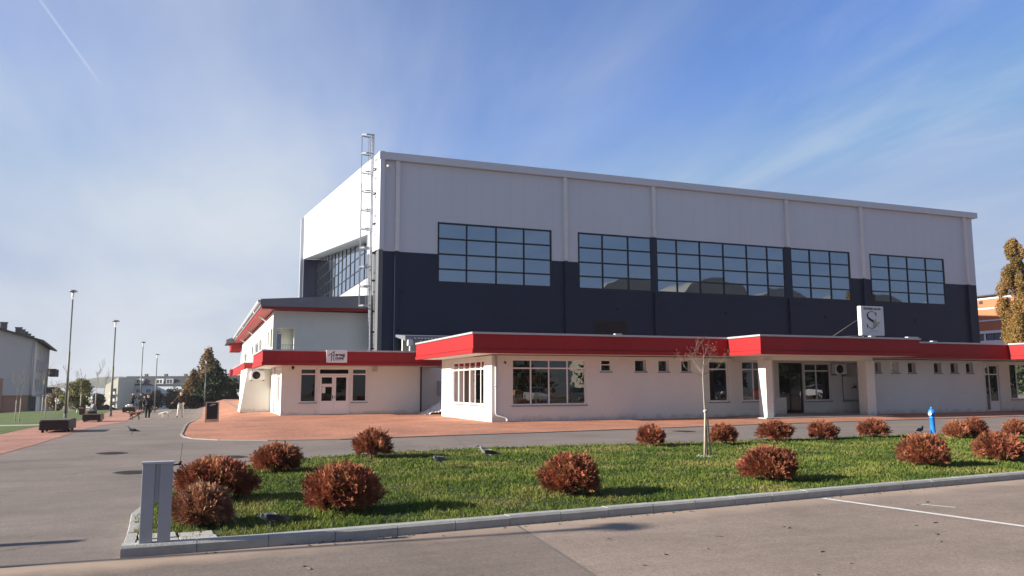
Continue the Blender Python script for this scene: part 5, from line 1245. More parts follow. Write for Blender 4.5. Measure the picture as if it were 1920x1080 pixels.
# twigs and weeds along the back edge of the lawn
rg = random.Random(8); mb = MB()
for i in range(420):
    x = rg.uniform(3.4, 24); y = np.interp(x, [3.2, 4.3, 6.7, 9.5, 12.7, 16, 20, 24], [18.7, 19.05, 19.4, 19.25, 18.9, 19.0, 19.1, 19.0])+rg.gauss(0, .10)
    a = rg.uniform(0, 6.28); l_ = rg.uniform(.04, .16); mb.tube([(x, y, GZ), (x+l_*math.cos(a), y+l_*math.sin(a), GZ+rg.uniform(.01, .10))], [.004, .0015], 3, cap=False)
tag(mb.build('weeds', 'bark', fix=False), 'dry twigs and weeds along the back edge of the lawn', 'weeds', kind='stuff')
mb = MB()
for k in range(260):
    x = rg.uniform(-.3, 16); y = rg.uniform(float(cpY(x))+.3, 18.6); mb.obox((x, y, GZ+rg.uniform(.02, .06)), rg.uniform(.02, .05), rg.uniform(.015, .03), .004, rg.uniform(0, 3), rg.uniform(-.5, .5))
tag(mb.build('fallen_leaves', 'thuja', fix=False), 'dry brown leaves scattered in the grass of the island', 'leaves', kind='stuff')
# small debris on the asphalt
mb = MB()
for (x, y) in ((7.4, 6.6), (5.1, 7.3), (6.3, 7.9), (9.4, 8.6), (4.1, 6.9), (4.9, 5.7), (3.9, 7.9), (8.1, 7.2), (2.3, 6.9), (9.9, 7.3), (5.5, 6.2), (1.1, 7.6)):
    for k in range(2):
        a = rg.uniform(0, 6.28); xx, yy = x+rg.uniform(-.3, .3), y+rg.uniform(-.3, .3); mb.obox((xx, yy, .012), rg.uniform(.03, .09), rg.uniform(.012, .03), .006, a)
for k in range(70): xx, yy = rg.uniform(0, 12), 0; yy = float(cpY(xx))-abs(rg.gauss(.02, .10)); mb.obox((xx, yy, .010), rg.uniform(.01, .05), rg.uniform(.008, .02), .006, rg.uniform(0, 3))
tag(mb.build('fallen_leaves', 'bark', fix=False), 'dry leaves and crumbs scattered on the car park asphalt', 'leaves', kind='stuff')
q = gp(545, 1021); mb = MB(); mb.obox((0, 0, .014), .06, .04, .028, .4); o = mb.build('stone', 'white', bevel=.008); o.location = (q.x, q.y, .004); tag(o, 'small white stone lying at the foot of the kerb', 'stone')

# young tree on the island
q = gp(1326, 856, GZ); t = thing('young_tree', 'young bare tree with two wooden stakes and a few red leaves', 'tree', q); ORG[t.name] = Vector((0, 0, 0))
Dq = q.x*FW.x+q.y*FW.y; k_ = Dq/F; h0 = 148*k_; ht = 190*k_
def branch_tree(seed, start, d0, L, r0, depth, spread=.6, gravity=0, segs=4, kids=3):
    rg = random.Random(seed); segsL = []; tips = []
    def grow(p, d, L, r, dp):
        pts = [p]; rr = [r]
        for i in range(segs):
            d = (d+Vector((rg.gauss(0, .12), rg.gauss(0, .12), rg.gauss(0, .10)+gravity))).normalized(); p = p+d*L/segs; pts.append(p); rr.append(r*(1-.55*(i+1)/segs))
        segsL.append((pts, rr))
        if dp == 0: tips.append((p, d)); tips.append((pts[-2], d)); return
        for k in range(kids+(rg.random() > .5)):
            j = rg.randint(max(1, segs-2), segs); a = rg.uniform(0, 6.28); v = Vector((math.cos(a), math.sin(a), rg.uniform(-.1, .7))); grow(pts[j], (d*(1-spread)+v*spread).normalized(), L*rg.uniform(.5, .75), rr[j]*.75, dp-1)
    grow(Vector(start), Vector(d0), L, r0, depth); return segsL, tips
mb = MB(); mb.tube([(0, 0, -.03), (.0, 0, h0*.3), (-.03*1, 0, h0*.62), (-.05, 0, h0), (-.02, 0, h0*1.12), (0, 0, ht*.96)], [.020, .018, .015, .012, .009, .003], 8); mb.build('trunk', 'saplingbark', t)
sl, tips = [], []
rg = random.Random(12)
for k, (a, up, L) in enumerate(((3.0, .25, .45), (.1, .12, .5), (1.7, .5, .4), (2.4, .7, .42), (.7, .8, .45), (4.4, .5, .4), (5.4, .7, .4), (3.5, .9, .4))):
    s_, tp = branch_tree(40+k, (-.05, 0, h0*(1.0+.02*k)), Vector((math.cos(a), math.sin(a)*.8, up)).normalized(), L*1.0, .010, 2, .55, gravity=.10, kids=2); sl += s_; tips += tp
mb = MB()
for pts, rr in sl: mb.tube(pts, [max(r_*.7, .002) for r_ in rr], 4, cap=False)
mb.build('branch', 'greybark', t, fix=False)
V = []; rr_ = np.random.default_rng(2)
tp = np.array([tuple(p) for p, d in tips]); tp = tp[rr_.uniform(0, 1, len(tp)) < .5]; tp = np.repeat(tp, 2, 0); tp = tp+rr_.normal(0, .03, tp.shape); n = len(tp)
Vv = kites(tp, unit(rr_.normal(0, 1, (n, 3))), unit(rr_.normal(0, 1, (n, 3))), rr_.uniform(.03, .065, n), rr_.uniform(.01, .018, n))
npmesh('leaves', Vv, np.arange(len(Vv)).reshape(-1, 4), 'redleaf', t, np.repeat(rr_.uniform(0, 1, n), 4))
for dx, lab in ((-.06, 0), (.10, 1)):
    mb = MB(); mb.tube([(dx*1.1-.02, -.02, -.03), (dx*.25, 0, h0*.60)], .018, 6); mb.build('stake', 'wood', t)
mb = MB(); mb.tube([(-.05, 0, h0*.56), (.05, 0, h0*.58)], .03, 8); mb.build('tie', 'greymetal', t)
mb = MB()
for i in range(26): a = rg.uniform(0, 6.28); r_ = rg.uniform(.1, .28); mb.obox((r_*math.cos(a), r_*math.sin(a), .01), .05, .035, .03, a)
mb.build('root_collar', 'concrete', t)

def leaf_tree(name, label, loc, trunk_h, trunk_r, blobs, n, leaf, m, group=None, seed=1, limbs=8, barkm='bark', flat=False, drop=0.):
    """tapered trunk with limbs and a crown of many small leaves spread through uneven clumps"""
    rg = np.random.default_rng(seed); t = thing(name, label, 'tree' if 'shrub' not in name else 'shrub', loc, group=group); ORG[t.name] = Vector((0, 0, 0))
    mb = MB(); top = max(b[2]+b[5]*.5 for b in blobs)
    mb.tube([(0, 0, -.3), (0, 0, trunk_h), (.05*trunk_h*.3, 0, (trunk_h+top)/2), (0, 0, top)], [trunk_r, trunk_r*.75, trunk_r*.4, trunk_r*.08], 8)
    for b in blobs[:limbs]:
        z = max(trunk_h*.6, b[2]-b[5]*1.1); mb.tube([(0, 0, z), ((b[0])*.5, b[1]*.5, (z+b[2])/2), (b[0], b[1], b[2])], [trunk_r*.35, trunk_r*.22, trunk_r*.05], 5, cap=False)
    mb.build('trunk', barkm, t, fix=False)
    vol = np.array([b[3]*b[4]*b[5] for b in blobs])**(2/3); idx = rg.choice(len(blobs), n, p=vol/vol.sum()); B = np.array(blobs)[idx]
    d = unit(rg.normal(0, 1, (n, 3))); r_ = rg.uniform(.25, 1, n)**.5*(1+rg.normal(0, .07, n)); P = B[:, :3]+d*r_[:, None]*B[:, 3:6]; P[:, 2] -= drop*rg.uniform(0, 1, n)
    P[:, 2] = np.maximum(P[:, 2], .1)
    nr = unit(d+rg.normal(0, .8, (n, 3))); dv = unit(np.cross(nr, rg.normal(0, 1, (n, 3)))); L = leaf*rg.uniform(.6, 1.4, n)
    V = kites(P, dv, nr, L, L*(.42 if not flat else .2)); npmesh('crown', V, np.arange(len(V)).reshape(-1, 4), m, t, np.repeat(np.clip(rg.normal(.5, .22, n), 0, 1), 4)); return t
def blobs_round(seed, w, h, z0, k=22, r=.28):
    rg = random.Random(seed); out = []
    for i in range(k):
        u = rg.uniform(-1, 1); a = rg.uniform(0, 6.28); q = math.sqrt(1-u*u)*rg.uniform(.3, 1); s_ = rg.uniform(.7, 1.3)*r*w*.5
        out.append((q*math.cos(a)*w*.38, q*math.sin(a)*w*.38, z0+h*.5+u*h*.38, s_, s_, s_*.85))
    return out
def conifer(label, px, D, ybase, ytop, wpx, n, m, seed, group=None, leaf=.28, cone=True):
    d = ray(px, 730); d2 = Vector((d.x, d.y)); d2 = d2*(D/(d2.x*FW.x+d2.y*FW.y)*Vector((FW.x, FW.y)).length); z = zt(d2.x, d2.y)
    top = EYE+(724-ytop)/F*D*1.0-z; w = wpx/F*D; rg = random.Random(seed); bl = []
    k = 34
    for i in range(k):
        t = i/k; z_ = top*(.06+.92*t); rr = w*.5*((1-t)**.8 if cone else math.sin(math.pi*min(1, .25+t*.75))**.8)
        for j in range(5 if t < .7 else 3):
            a = rg.uniform(0, 6.28); q_ = rr*rg.uniform(.45, .92); s_ = max(.12, rr*.34); bl.append((q_*math.cos(a), q_*math.sin(a), z_, s_, s_, s_*.42))
        bl.append((0, 0, z_, rr*.45+.08, rr*.45+.08, top/k))
    return leaf_tree('spruce_tree' if cone else 'birch_tree', label, (d2.x, d2.y, z), top*.1, w*.05, bl, n, leaf, m, seed=seed, limbs=0, drop=.25 if cone else .1)
conifer('dark spruce beside the street behind the fifth lamp', 404, 118, 752, 672, 86, 12000, 'spruce', 3)
def rtree(kind, label, px, D, ytop, wpx, n, m, seed, z0f=.25, leaf=.3, group=None, k=24, bark='bark', r=.30):
    d = ray(px, 730); d2 = Vector((d.x, d.y)); d2 = d2*(D/(d2.x*FW.x+d2.y*FW.y)*Vector((FW.x, FW.y)).length); z = zt(d2.x, d2.y)
    top = EYE+(724-ytop)/F*D-z; w = wpx/F*D
    return leaf_tree(kind, label, (d2.x, d2.y, z), top*z0f, w*.035, blobs_round(seed, w, top*(1-z0f), top*z0f, k, r), n, leaf, m, group, seed, limbs=10, barkm=bark)
# golden slender tree behind the spruce: narrow stacked clumps
def column_tree(kind, label, px, D, ytop, wpx, n, m, seed, leaf=.3, X=None, point=.7, low=.05):
    d = ray(px, 730); d2 = Vector((d.x, d.y)); d2 = d2*(D/(d2.x*FW.x+d2.y*FW.y)*Vector((FW.x, FW.y)).length); z = zt(d2.x, d2.y)
    yh = 724 if px < 900 else 714; top = EYE+(yh-ytop)/F*D-z; w = wpx/F*D; rg = random.Random(seed); bl = []
    for i in range(130):
        t = rg.random()**.85; rr = w*.5*min(1, (1-t)**point*1.35+.06)*(1 if t > .12 else .6); a = rg.uniform(0, 6.28); q_ = rr*rg.uniform(.1, .8); s_ = w*rg.uniform(.10, .19)*(1-.5*t); bl.append((q_*math.cos(a), q_*math.sin(a), top*(low+.95*(1-low)*t), s_, s_, s_*rg.uniform(1.2, 2.6)))
    return leaf_tree(kind, label, (d2.x, d2.y, z), top*.12, w*.06, bl, n, leaf, m, seed=seed, limbs=30)
column_tree('birch_tree', 'golden brown autumn tree leaning out behind the dark spruce', 388, 135, 655, 70, 9000, 'gold', 5, .30)
column_tree('birch_tree', 'lower orange autumn tree left of the spruce', 362, 128, 692, 44, 4000, 'gold', 6, .28)
rtree('scrub_tree', 'dark green tree between spruce and the office wing', 432, 135, 708, 46, 4500, 'dkgreen', 7, .05, .3)
rtree('scrub_tree', 'brown thin shrub tree in front of the blue grey block', 330, 120, 728, 60, 3600, 'scrub', 8, .02, .22)
rtree('scrub_tree', 'bare grey brown shrub tree beside the standing group', 285, 125, 730, 60, 3600, 'scrub', 9, .02, .22)
rtree('scrub_tree', 'olive scrub tree left of the golden tree', 345, 135, 718, 40, 2800, 'olive', 10, .02, .25)
rtree('willow_shrub', 'round olive willow bush behind the seated person', 150, 92, 712, 74, 9000, 'olive', 11, .04, .17, k=30)
rtree('willow_shrub', 'brownish shrub between willow bush and lavender block', 108, 96, 727, 48, 4500, 'scrub', 12, .02, .17)
rtree('willow_shrub', 'low brown shrub right of the willow bush', 186, 110, 738, 40, 3000, 'scrub', 13, .0, .2)
# autumn poplars at the right
column_tree('poplar_tree', 'tall yellow poplar at the right edge behind the red roof band', 1924, 62.5, 436, 80, 100000, 'poplar', 14, .10, point=.36)
column_tree('poplar_tree', 'second yellow poplar mostly outside the right edge', 1990, 62, 460, 80, 30000, 'poplar', 15, .13, point=.4)
# thin young trees on the left lawn
for i, (px, pb, pt, lab) in enumerate(((36, 792, 690, 'thin bare sapling with pale trunk nearest the lavender block'), (84, 783, 690, 'thin bare sapling at the corner of the lavender block'), (28, 790, 700, 'thin bare sapling at the left edge of the picture'), (78, 778, 700, 'slanting bare sapling against the balconies'), (126, 776, 680, 'bare sapling with forked top left of the tallest lamp'), (150, 772, 690, 'bare sapling in front of the willow bush'), (178, 770, 682, 'bare sapling above the person in the white cap'), (193, 768, 690, 'bare sapling left of the second lamp'), (104, 776, 705, 'bare sapling between lavender block and willow bush'), (298, 764, 708, 'bare sapling right of the fourth lamp'))):
    q = gp(px, pb); D = q.x*FW.x+q.y*FW.y; h = (pb-pt)/F*D
    t = thing('bare_sapling', lab, 'tree', q, group='thin bare saplings on the left lawn'); ORG[t.name] = Vector((0, 0, 0))
    sl, tp = branch_tree(60+i, (0, 0, h*.42), Vector((.05, 0, 1)).normalized(), h*.34, .022*D/50, 2, .42, gravity=.12, kids=3)
    mb = MB(); mb.tube([(0, 0, -.1), (0, 0, h*.43)], [.036*D/50, .024*D/50], 6); mb.build('trunk', 'palebark', t)
    mb = MB()
    for pts, rr in sl: mb.tube(pts, [max(r_*.6, .007*D/50) for r_ in rr], 4, cap=False)
    mb.build('branch', 'greybark', t, fix=False)
# dark mound on the lawn
q = gp(203, 768); mb = MB(); vs = []; nn = 18
for j in range(8):
    for i in range(nn):
        r_ = (j/7); a = i/nn*6.283; vs.append((q.x-.5+r_*2.0*math.cos(a), q.y+2+r_*1.4*math.sin(a), q.z-.1+.95*(1-r_)**1.1))
mb.add(vs, [(j*nn+i, j*nn+(i+1) % nn, (j+1)*nn+(i+1) % nn, (j+1)*nn+i) for j in range(7) for i in range(nn)], True)
tag(mb.build('soil_heap', 'dark'), 'dark soil heap on the lawn left of the pale end block', 'heap')

# ================================================================== PEOPLE AND ANIMALS
def skin(name, joints, bones, m, parent, sub=1, root=0):
    """joints: {key: (xyz, radius)}; grows one continuous surface over connected bones"""
    keys = list(joints); idx = {k: i for i, k in enumerate(keys)}
    me = bpy.data.meshes.new(name); me.from_pydata([joints[k][0] for k in keys], [(idx[a], idx[b]) for a, b in bones], [])
    o = bpy.data.objects.new('tmp', me); COL.objects.link(o); md = o.modifiers.new('skin', 'SKIN'); md.use_smooth_shade = True
    sv = me.skin_vertices[0].data
    for i, k in enumerate(keys):
        r_ = joints[k][1]; sv[i].radius = (r_, r_) if not isinstance(r_, tuple) else r_; sv[i].use_root = (i == root)
    s_ = o.modifiers.new('sub', 'SUBSURF'); s_.levels = sub; s_.render_levels = sub
    dg = bpy.context.evaluated_depsgraph_get(); me2 = bpy.data.meshes.new_from_object(o.evaluated_get(dg)); bpy.data.objects.remove(o)
    me2.materials.clear(); me2.materials.append(M[m] if isinstance(m, str) else m)
    for p in me2.polygons: p.use_smooth = True
    return link(name, me2, parent)
def person(label, loc, face, h, pose, top, legs, shoes, hair, hat=None, group=None, coat=.0):
    """pose: joint positions as fractions of the height in the person's own frame (looking towards -Y)"""
    t = thing('person', label, 'person', loc, group=group); ORG[t.name] = Vector((0, 0, 0)); t.rotation_euler = (0, 0, face)
    P = {'pel': (0, 0, .53), 'sp': (0, .0, .62), 'ch': (0, 0, .73), 'nk': (0, -.005, .825), 'nk2': (0, -.01, .86), 'hd': (0, -.018, .905), 'ht': (0, -.015, .95),
         'sl': (-.105, 0, .80), 'el': (-.13, .01, .64), 'wl': (-.13, -.03, .50), 'fl': (-.13, -.04, .455), 'sr': (.105, 0, .80), 'er': (.13, .01, .64), 'wr': (.13, -.03, .50), 'fr': (.13, -.04, .455),
         'hl': (-.05, 0, .51), 'kl': (-.055, -.01, .285), 'al': (-.055, .01, .05), 'tl': (-.06, -.075, .018), 'hr': (.05, 0, .51), 'kr': (.055, -.01, .285), 'ar': (.055, .01, .05), 'tr': (.06, -.075, .018)}
    P.update(pose); rad = {'pel': .075, 'sp': .070, 'ch': .085, 'nk': .036, 'nk2': .032, 'hd': .052, 'ht': .042, 'sl': .038, 'el': .026, 'wl': .017, 'fl': .018, 'sr': .038, 'er': .026, 'wr': .017, 'fr': .018, 'hl': .058, 'kl': .034, 'al': .021, 'tl': .018, 'hr': .058, 'kr': .034, 'ar': .021, 'tr': .018}
    J = {k: (tuple(c*h for c in P[k]), rad[k]*h*.95) for k in P}
    bones = [('pel', 'sp'), ('sp', 'ch'), ('ch', 'nk'), ('nk', 'nk2'), ('nk2', 'hd'), ('hd', 'ht'), ('ch', 'sl'), ('sl', 'el'), ('el', 'wl'), ('wl', 'fl'), ('ch', 'sr'), ('sr', 'er'), ('er', 'wr'), ('wr', 'fr'), ('pel', 'hl'), ('hl', 'kl'), ('kl', 'al'), ('al', 'tl'), ('pel', 'hr'), ('hr', 'kr'), ('kr', 'ar'), ('ar', 'tr')]
    body = skin('body', J, bones, 'skin', t)
    # nose, ears and fingers join the body surface
    mb = MB(); H0 = Vector(J['hd'][0]); mb.obox(H0+Vector((0, -.058*h, .002*h)), .012*h, .022*h, .022*h)
    for s_ in (-1, 1): mb.obox(H0+Vector((s_*.05*h, .0, 0)), .008*h, .02*h, .03*h)
    for w_, f_ in (('wl', 'fl'), ('wr', 'fr')):
        a, b = Vector(J[w_][0]), Vector(J[f_][0]); d = (b-a).normalized(); s_ = d.cross(Vector((1, 0, 0)) if abs(d.x) < .8 else Vector((0, 1, 0))).normalized()
        for k in range(4): p = b+s_*(k-1.5)*.010*h; mb.tube([p, p+d*.022*h, p+d*(.034+.004*(k in (1, 2)))*h+Vector((0, -.004*h, 0))], [.0055*h, .005*h, .0035*h], 5)
        p = a.lerp(b, .5)+s_*-.018*h; mb.tube([p, p-s_*.014*h+d*.018*h], [.006*h, .004*h], 5)
    mb.build('face_and_fingers', 'skin', body)
    sub = lambda ks, g: {k: (J[k][0], J[k][1]*g) for k in ks}
    sk = {**sub(('sp', 'ch'), 1.22), **{'pel': (J['pel'][0], J['pel'][1]*1.25)}, 'nk': (tuple(Vector(J['nk'][0])), J['nk'][1]*1.5), **sub(('sl', 'sr'), 1.3), **sub(('el', 'er'), 1.5), **sub(('wl', 'wr'), 1.7)}
    if coat: sk['hem'] = (tuple(Vector(J['pel'][0])-Vector((0, 0, coat*h))), .085*h)
    bn = [('pel', 'sp'), ('sp', 'ch'), ('ch', 'nk'), ('ch', 'sl'), ('sl', 'el'), ('el', 'wl'), ('ch', 'sr'), ('sr', 'er'), ('er', 'wr')]+([('pel', 'hem')] if coat else [])
    skin('jacket', sk, bn, top, t)
    skin('trousers', {'pel': (J['pel'][0], J['pel'][1]*1.05), **sub(('hl', 'hr'), 1.12), **sub(('kl', 'kr'), 1.32), **sub(('al', 'ar'), 1.6)}, [('pel', 'hl'), ('hl', 'kl'), ('kl', 'al'), ('pel', 'hr'), ('hr', 'kr'), ('kr', 'ar')], legs, t)
    for a, b in (('al', 'tl'), ('ar', 'tr')): skin('shoe', {'a': (J[a][0], J[a][1]*1.3), 'b': (J[b][0], J[b][1]*1.45)}, [('a', 'b')], shoes, t)
    if hat: hm, hn = hat, 'cap'
    else: hm, hn = hair, 'hair'
    skin(hn, {'a': (tuple(H0+Vector((0, .014*h, .012*h))), .054*h), 'b': (tuple(Vector(J['ht'][0])+Vector((0, .006*h, .006*h))), .046*h)}, [('a', 'b')], hm, t)
    return t
for nm, c in (('navy_cloth', (.010, .012, .024)), ('black_cloth', (.010, .010, .011)), ('brown_leather', (.035, .018, .012)), ('cream_cloth', (.60, .54, .48)), ('grey_cloth', (.20, .22, .24)), ('dark_hair', (.015, .011, .009)), ('blond_hair', (.42, .30, .17)), ('white_cloth', (.72, .72, .70)), ('dk_grey_cloth', (.05, .052, .055))):
    M[nm] = mat(nm, c, .85, var=.1, scale=9)
q = gp(276, 787); D = q.x*FW.x+q.y*FW.y
person('person in navy hoodie and dark trousers walking away with small dogs', q, R(178), 49/F*D, {'kl': (-.06, -.05, .285), 'al': (-.055, .02, .06), 'tl': (-.055, -.05, .02), 'kr': (.05, .01, .285), 'ar': (.05, .06, .055), 'tr': (.05, -.01, .02), 'er': (.17, .0, .66), 'wr': (.16, -.06, .55), 'fr': (.16, -.08, .51), 'el': (-.16, .01, .65), 'wl': (-.15, -.05, .53), 'fl': (-.15, -.07, .49)}, 'navy_cloth', 'black_cloth', 'white_cloth', 'dark_hair')
q = gp(338, 783); D = q.x*FW.x+q.y*FW.y
person('person in dark brown jacket and cream trousers holding out a dog lead', q, R(-5), 49/F*D, {'el': (-.17, -.03, .68), 'wl': (-.27, -.08, .57), 'fl': (-.31, -.10, .55), 'er': (.15, .02, .66), 'wr': (.13, -.03, .55), 'fr': (.12, -.06, .52), 'hl': (-.055, 0, .51), 'kl': (-.075, -.01, .285), 'al': (-.10, .0, .05), 'tl': (-.12, -.06, .018), 'kr': (.07, 0, .285), 'ar': (.07, .01, .05)}, 'brown_leather', 'cream_cloth', 'black_cloth', 'blond_hair')
q = gp(247, 772); D = q.x*FW.x+q.y*FW.y
person('person in long black coat standing behind the far bench', q, R(120), 37/F*D, {'el': (-.16, -.04, .66), 'wl': (-.12, -.13, .62), 'fl': (-.10, -.17, .62)}, 'black_cloth', 'black_cloth', 'black_cloth', 'dark_hair', group=None, coat=.10)
q = gp(263, 771); D = q.x*FW.x+q.y*FW.y
person('person in dark grey coat standing beside the third lamp', q, R(-150), 35/F*D, {'er': (.16, -.05, .66), 'wr': (.12, -.14, .62), 'fr': (.10, -.17, .62)}, 'dk_grey_cloth', 'black_cloth', 'black_cloth', 'dark_hair', coat=.08)
q = gp(270, 772); D = q.x*FW.x+q.y*FW.y
person('short person in black standing half hidden behind the walker', q, R(-120), 31/F*D, {}, 'black_cloth', 'navy_cloth', 'black_cloth', 'dark_hair')
# seated person on the middle bench
q = gp(154, 792); q = Vector((q.x+.50, q.y+1.15, q.z)); D = q.x*FW.x+q.y*FW.y; hs = 1.70
Z = .46/hs-.455
person('person in grey jacket and white cap sitting hunched on the middle bench', q+Vector((0, 0, 0)), R(-68), hs, {'pel': (0, 0, .33), 'sp': (0, -.02, .41), 'ch': (0, -.06, .51), 'nk': (0, -.10, .595), 'nk2': (0, -.115, .625), 'hd': (0, -.135, .67), 'ht': (0, -.14, .715), 'sl': (-.105, -.06, .575), 'el': (-.13, -.12, .44), 'wl': (-.07, -.22, .40), 'fl': (-.05, -.25, .39), 'sr': (.105, -.06, .575), 'er': (.13, -.12, .44), 'wr': (.07, -.22, .40), 'fr': (.05, -.25, .39), 'hl': (-.055, -.02, .32), 'kl': (-.07, -.25, .32), 'al': (-.07, -.24, .06), 'tl': (-.07, -.31, .018), 'hr': (.055, -.02, .32), 'kr': (.07, -.25, .32), 'ar': (.07, -.24, .06), 'tr': (.07, -.31, .018)}, 'grey_cloth', 'dk_grey_cloth', 'black_cloth', 'dark_hair', hat='white_cloth')
q = gp(229, 774); mb = MB(); mb.obox((q.x+.45, q.y+.6, q.z+.54), .5, .35, .14, .2); mb.obox((q.x+.5, q.y+.6, q.z+.63), .3, .25, .06, .5); tag(mb.build('bag', 'white_cloth', bevel=.04), 'white cloth bag lying on the farthest bench', 'bag')
# small white stroller-like bundle beside the group
def dog(label, loc, rz, s, m1, m2, headlow=0., group='small dogs on leads'):
    t = thing('dog', label, 'dog', loc, group=group); ORG[t.name] = Vector((0, 0, 0)); t.rotation_euler = (0, 0, rz); t.scale = (s, s, s)
    J = {'ch': ((-.16, 0, .33), .095), 'mid': ((0, 0, .35), .075), 'hip': ((.17, 0, .35), .078), 'nk': ((-.27, 0, .40-headlow*.7), .055), 'hd': ((-.34, 0, .46-headlow*1.5), .055), 'mz': ((-.44, 0, .43-headlow*1.6), .026),
         'ta': ((.26, 0, .40), .02), 'tb': ((.36, 0, .50), .012)}
    B = [('mid', 'ch'), ('mid', 'hip'), ('ch', 'nk'), ('nk', 'hd'), ('hd', 'mz'), ('hip', 'ta'), ('ta', 'tb')]
    for s_, n_ in ((-1, 'l'), (1, 'r')):
        J.update({'f1'+n_: ((-.17+.02*s_, s_*.06, .22), .030), 'f2'+n_: ((-.16+.04*s_, s_*.06, .12), .018), 'f3'+n_: ((-.18+.05*s_, s_*.06, .015), .017), 'h1'+n_: ((.14, s_*.06, .25), .045), 'h2'+n_: ((.22-.03*s_, s_*.06, .13), .020), 'h3'+n_: ((.19-.04*s_, s_*.06, .015), .017)})
        B += [('ch', 'f1'+n_), ('f1'+n_, 'f2'+n_), ('f2'+n_, 'f3'+n_), ('hip', 'h1'+n_), ('h1'+n_, 'h2'+n_), ('h2'+n_, 'h3'+n_)]
    skin('body', J, B, m1, t, root=1)
    e = MB(); 
    for s_ in (-1, 1): p = Vector((-.33, s_*.035, .50-headlow*1.5)); e.add([p, p+Vector((.04, 0, 0)), p+Vector((.03, s_*.035, -.05)), p+Vector((-.005, s_*.04, -.05))], [(0, 1, 2, 3)])
    e.build('ear', m2, t, fix=False)
    g = MB(); g.obox((-.2, 0, .27), .08, .11, .06); g.build('chest_patch', m2, t, bevel=.02)
    return t
M['brown_fur'] = mat('brown_fur', (.13, .065, .04), .9, var=.3, scale=25); M['white_fur'] = mat('white_fur', (.66, .62, .56), .9, var=.1, scale=25); M['dark_fur'] = mat('dark_fur', (.02, .015, .013), .9, var=.3, scale=25)
dog('brown and white dog pulling left in front of the walker', gp(252, 788), R(-12), 1.25, 'brown_fur', 'white_fur', .03)
dog('small black dog behind the walker in navy', gp(287, 775), R(150), .95, 'dark_fur', 'white_fur')
dog('small white dog sniffing the ground between the two walkers', gp(310, 783), R(0), 1.0, 'white_fur', 'white_fur', .14)
def bird(label, loc, rz, s, m1, m2, cat='bird', dn=0.):
    s *= 1.15; loc = Vector(loc)+Vector((0, 0, .05 if loc[0] > 0 else 0))
    t = thing('bird', label, cat, loc, group='crows and pigeons on the ground'); ORG[t.name] = Vector((0, 0, 0)); t.rotation_euler = (0, 0, rz); t.scale = (s, s, s)
    J = {'b': ((0, 0, .15), .055), 'c': ((-.07, 0, .165), .045), 'n': ((-.105, 0, .215-dn), .028), 'h': ((-.135, 0, .262-dn*1.3), .033), 'r': ((.09, 0, .135), .035), 't': ((.17, 0, .12), .022), 't2': ((.25, 0, .11), .018)}
    skin('body', J, [('b', 'c'), ('c', 'n'), ('n', 'h'), ('b', 'r'), ('r', 't'), ('t', 't2')], m1, t)
    w = MB()
    for s_ in (-1, 1): w.add([(-.07, s_*.052, .19), (.05, s_*.058, .185), (.20, s_*.03, .13), (.10, s_*.055, .11), (-.04, s_*.055, .12)], [(0, 1, 2, 3, 4)])
    w.build('wing', m2, t, fix=False)
    b = MB(); b.tube([(-.155, 0, .262-dn*1.3), (-.205, 0, .25-dn*1.3)], [.012, .003], 6); b.build('beak', 'black', t)
    for s_ in (-1, 1): l_ = MB(); l_.tube([(.0, s_*.025, .11), (.005, s_*.025, .01), (-.03, s_*.025, .004)], .005, 5); l_.build('leg', 'black', t)
    return t
M['crow_grey'] = mat('crow_grey', (.22, .22, .22), .8, var=.1, scale=30); M['crow_black'] = mat('crow_black', (.008, .008, .010), .5); M['pigeon'] = mat('pigeon_grey', (.10, .105, .12), .6, var=.2, scale=30)
bird('black hooded crow standing on the lawn with its tail to the right', gp(914, 868, GZ), R(-8), 1.0, 'crow_grey', 'crow_black')
bird('smaller grey bird pecking on the lawn left of the crow', gp(823, 879, GZ), R(25), .82, 'crow_grey', 'pigeon', dn=.04)
bird('grey pigeon in the grass just above the kerb', gp(506, 1001, GZ), R(10), .74, 'pigeon', 'crow_black', dn=.05)
bird('dark bird walking on the asphalt walkway', gp(247, 815), R(-15), .95, 'pigeon', 'crow_black')
bird('tiny black bird on the walkway edge left of the hydrant', gp(1727, 817, .03), R(190), .85, 'crow_black', 'crow_black')

# ================================================================== BEHIND THE CAMERA (seen in the window reflections)
def rear_block(x, y, w, h, label, m_):
    t = thing('apartment_block', label, 'apartment block', (x, y, 0)); ORG[t.name] = Vector((0, 0, 0))
    mb = MB(); mb.box(-w/2, w/2, -12, 0, 0, h); mb.build('wall', m_, t)
    mb = MB(); mb.extrude([(-w/2-.5, .6, h+.01), (-w/2+w*.14, .6, h+w*.20), (-w/2+w*.32, .6, h+w*.27), (w/2-w*.32, .6, h+w*.27), (w/2-w*.14, .6, h+w*.20), (w/2+.5, .6, h+.01)], (0, -13, 0)); mb.build('roof', 'rear_roof', t)
    for z in np.arange(1.2, h-2, 3.0):
        f = MB(); g = MB()
        for i in range(int(w/3.2)): xx = -w/2+1+i*3.2; f.box(xx, xx+1.5, .004, .05, z, z+1.5); g.box(xx+.1, xx+1.4, .051, .06, z+.1, z+1.4)
        fr_ = f.build('window', 'white', t); g.build('pane', 'farglass', fr_)
for i, (x, w, h) in enumerate(((66, 15, 17), (86, 18, 19), (105, 17, 20.5), (126, 20, 18), (150, 22, 17), (178, 24, 16))):
    rear_block(x, -42-4*(i % 2), w, h, ['leftmost', 'wide', 'tallest', 'low roofed', 'rightmost but one', 'rightmost'][i]+' apartment block with curved roof behind the viewer', 'plaster' if i % 2 else 'beige_plaster')
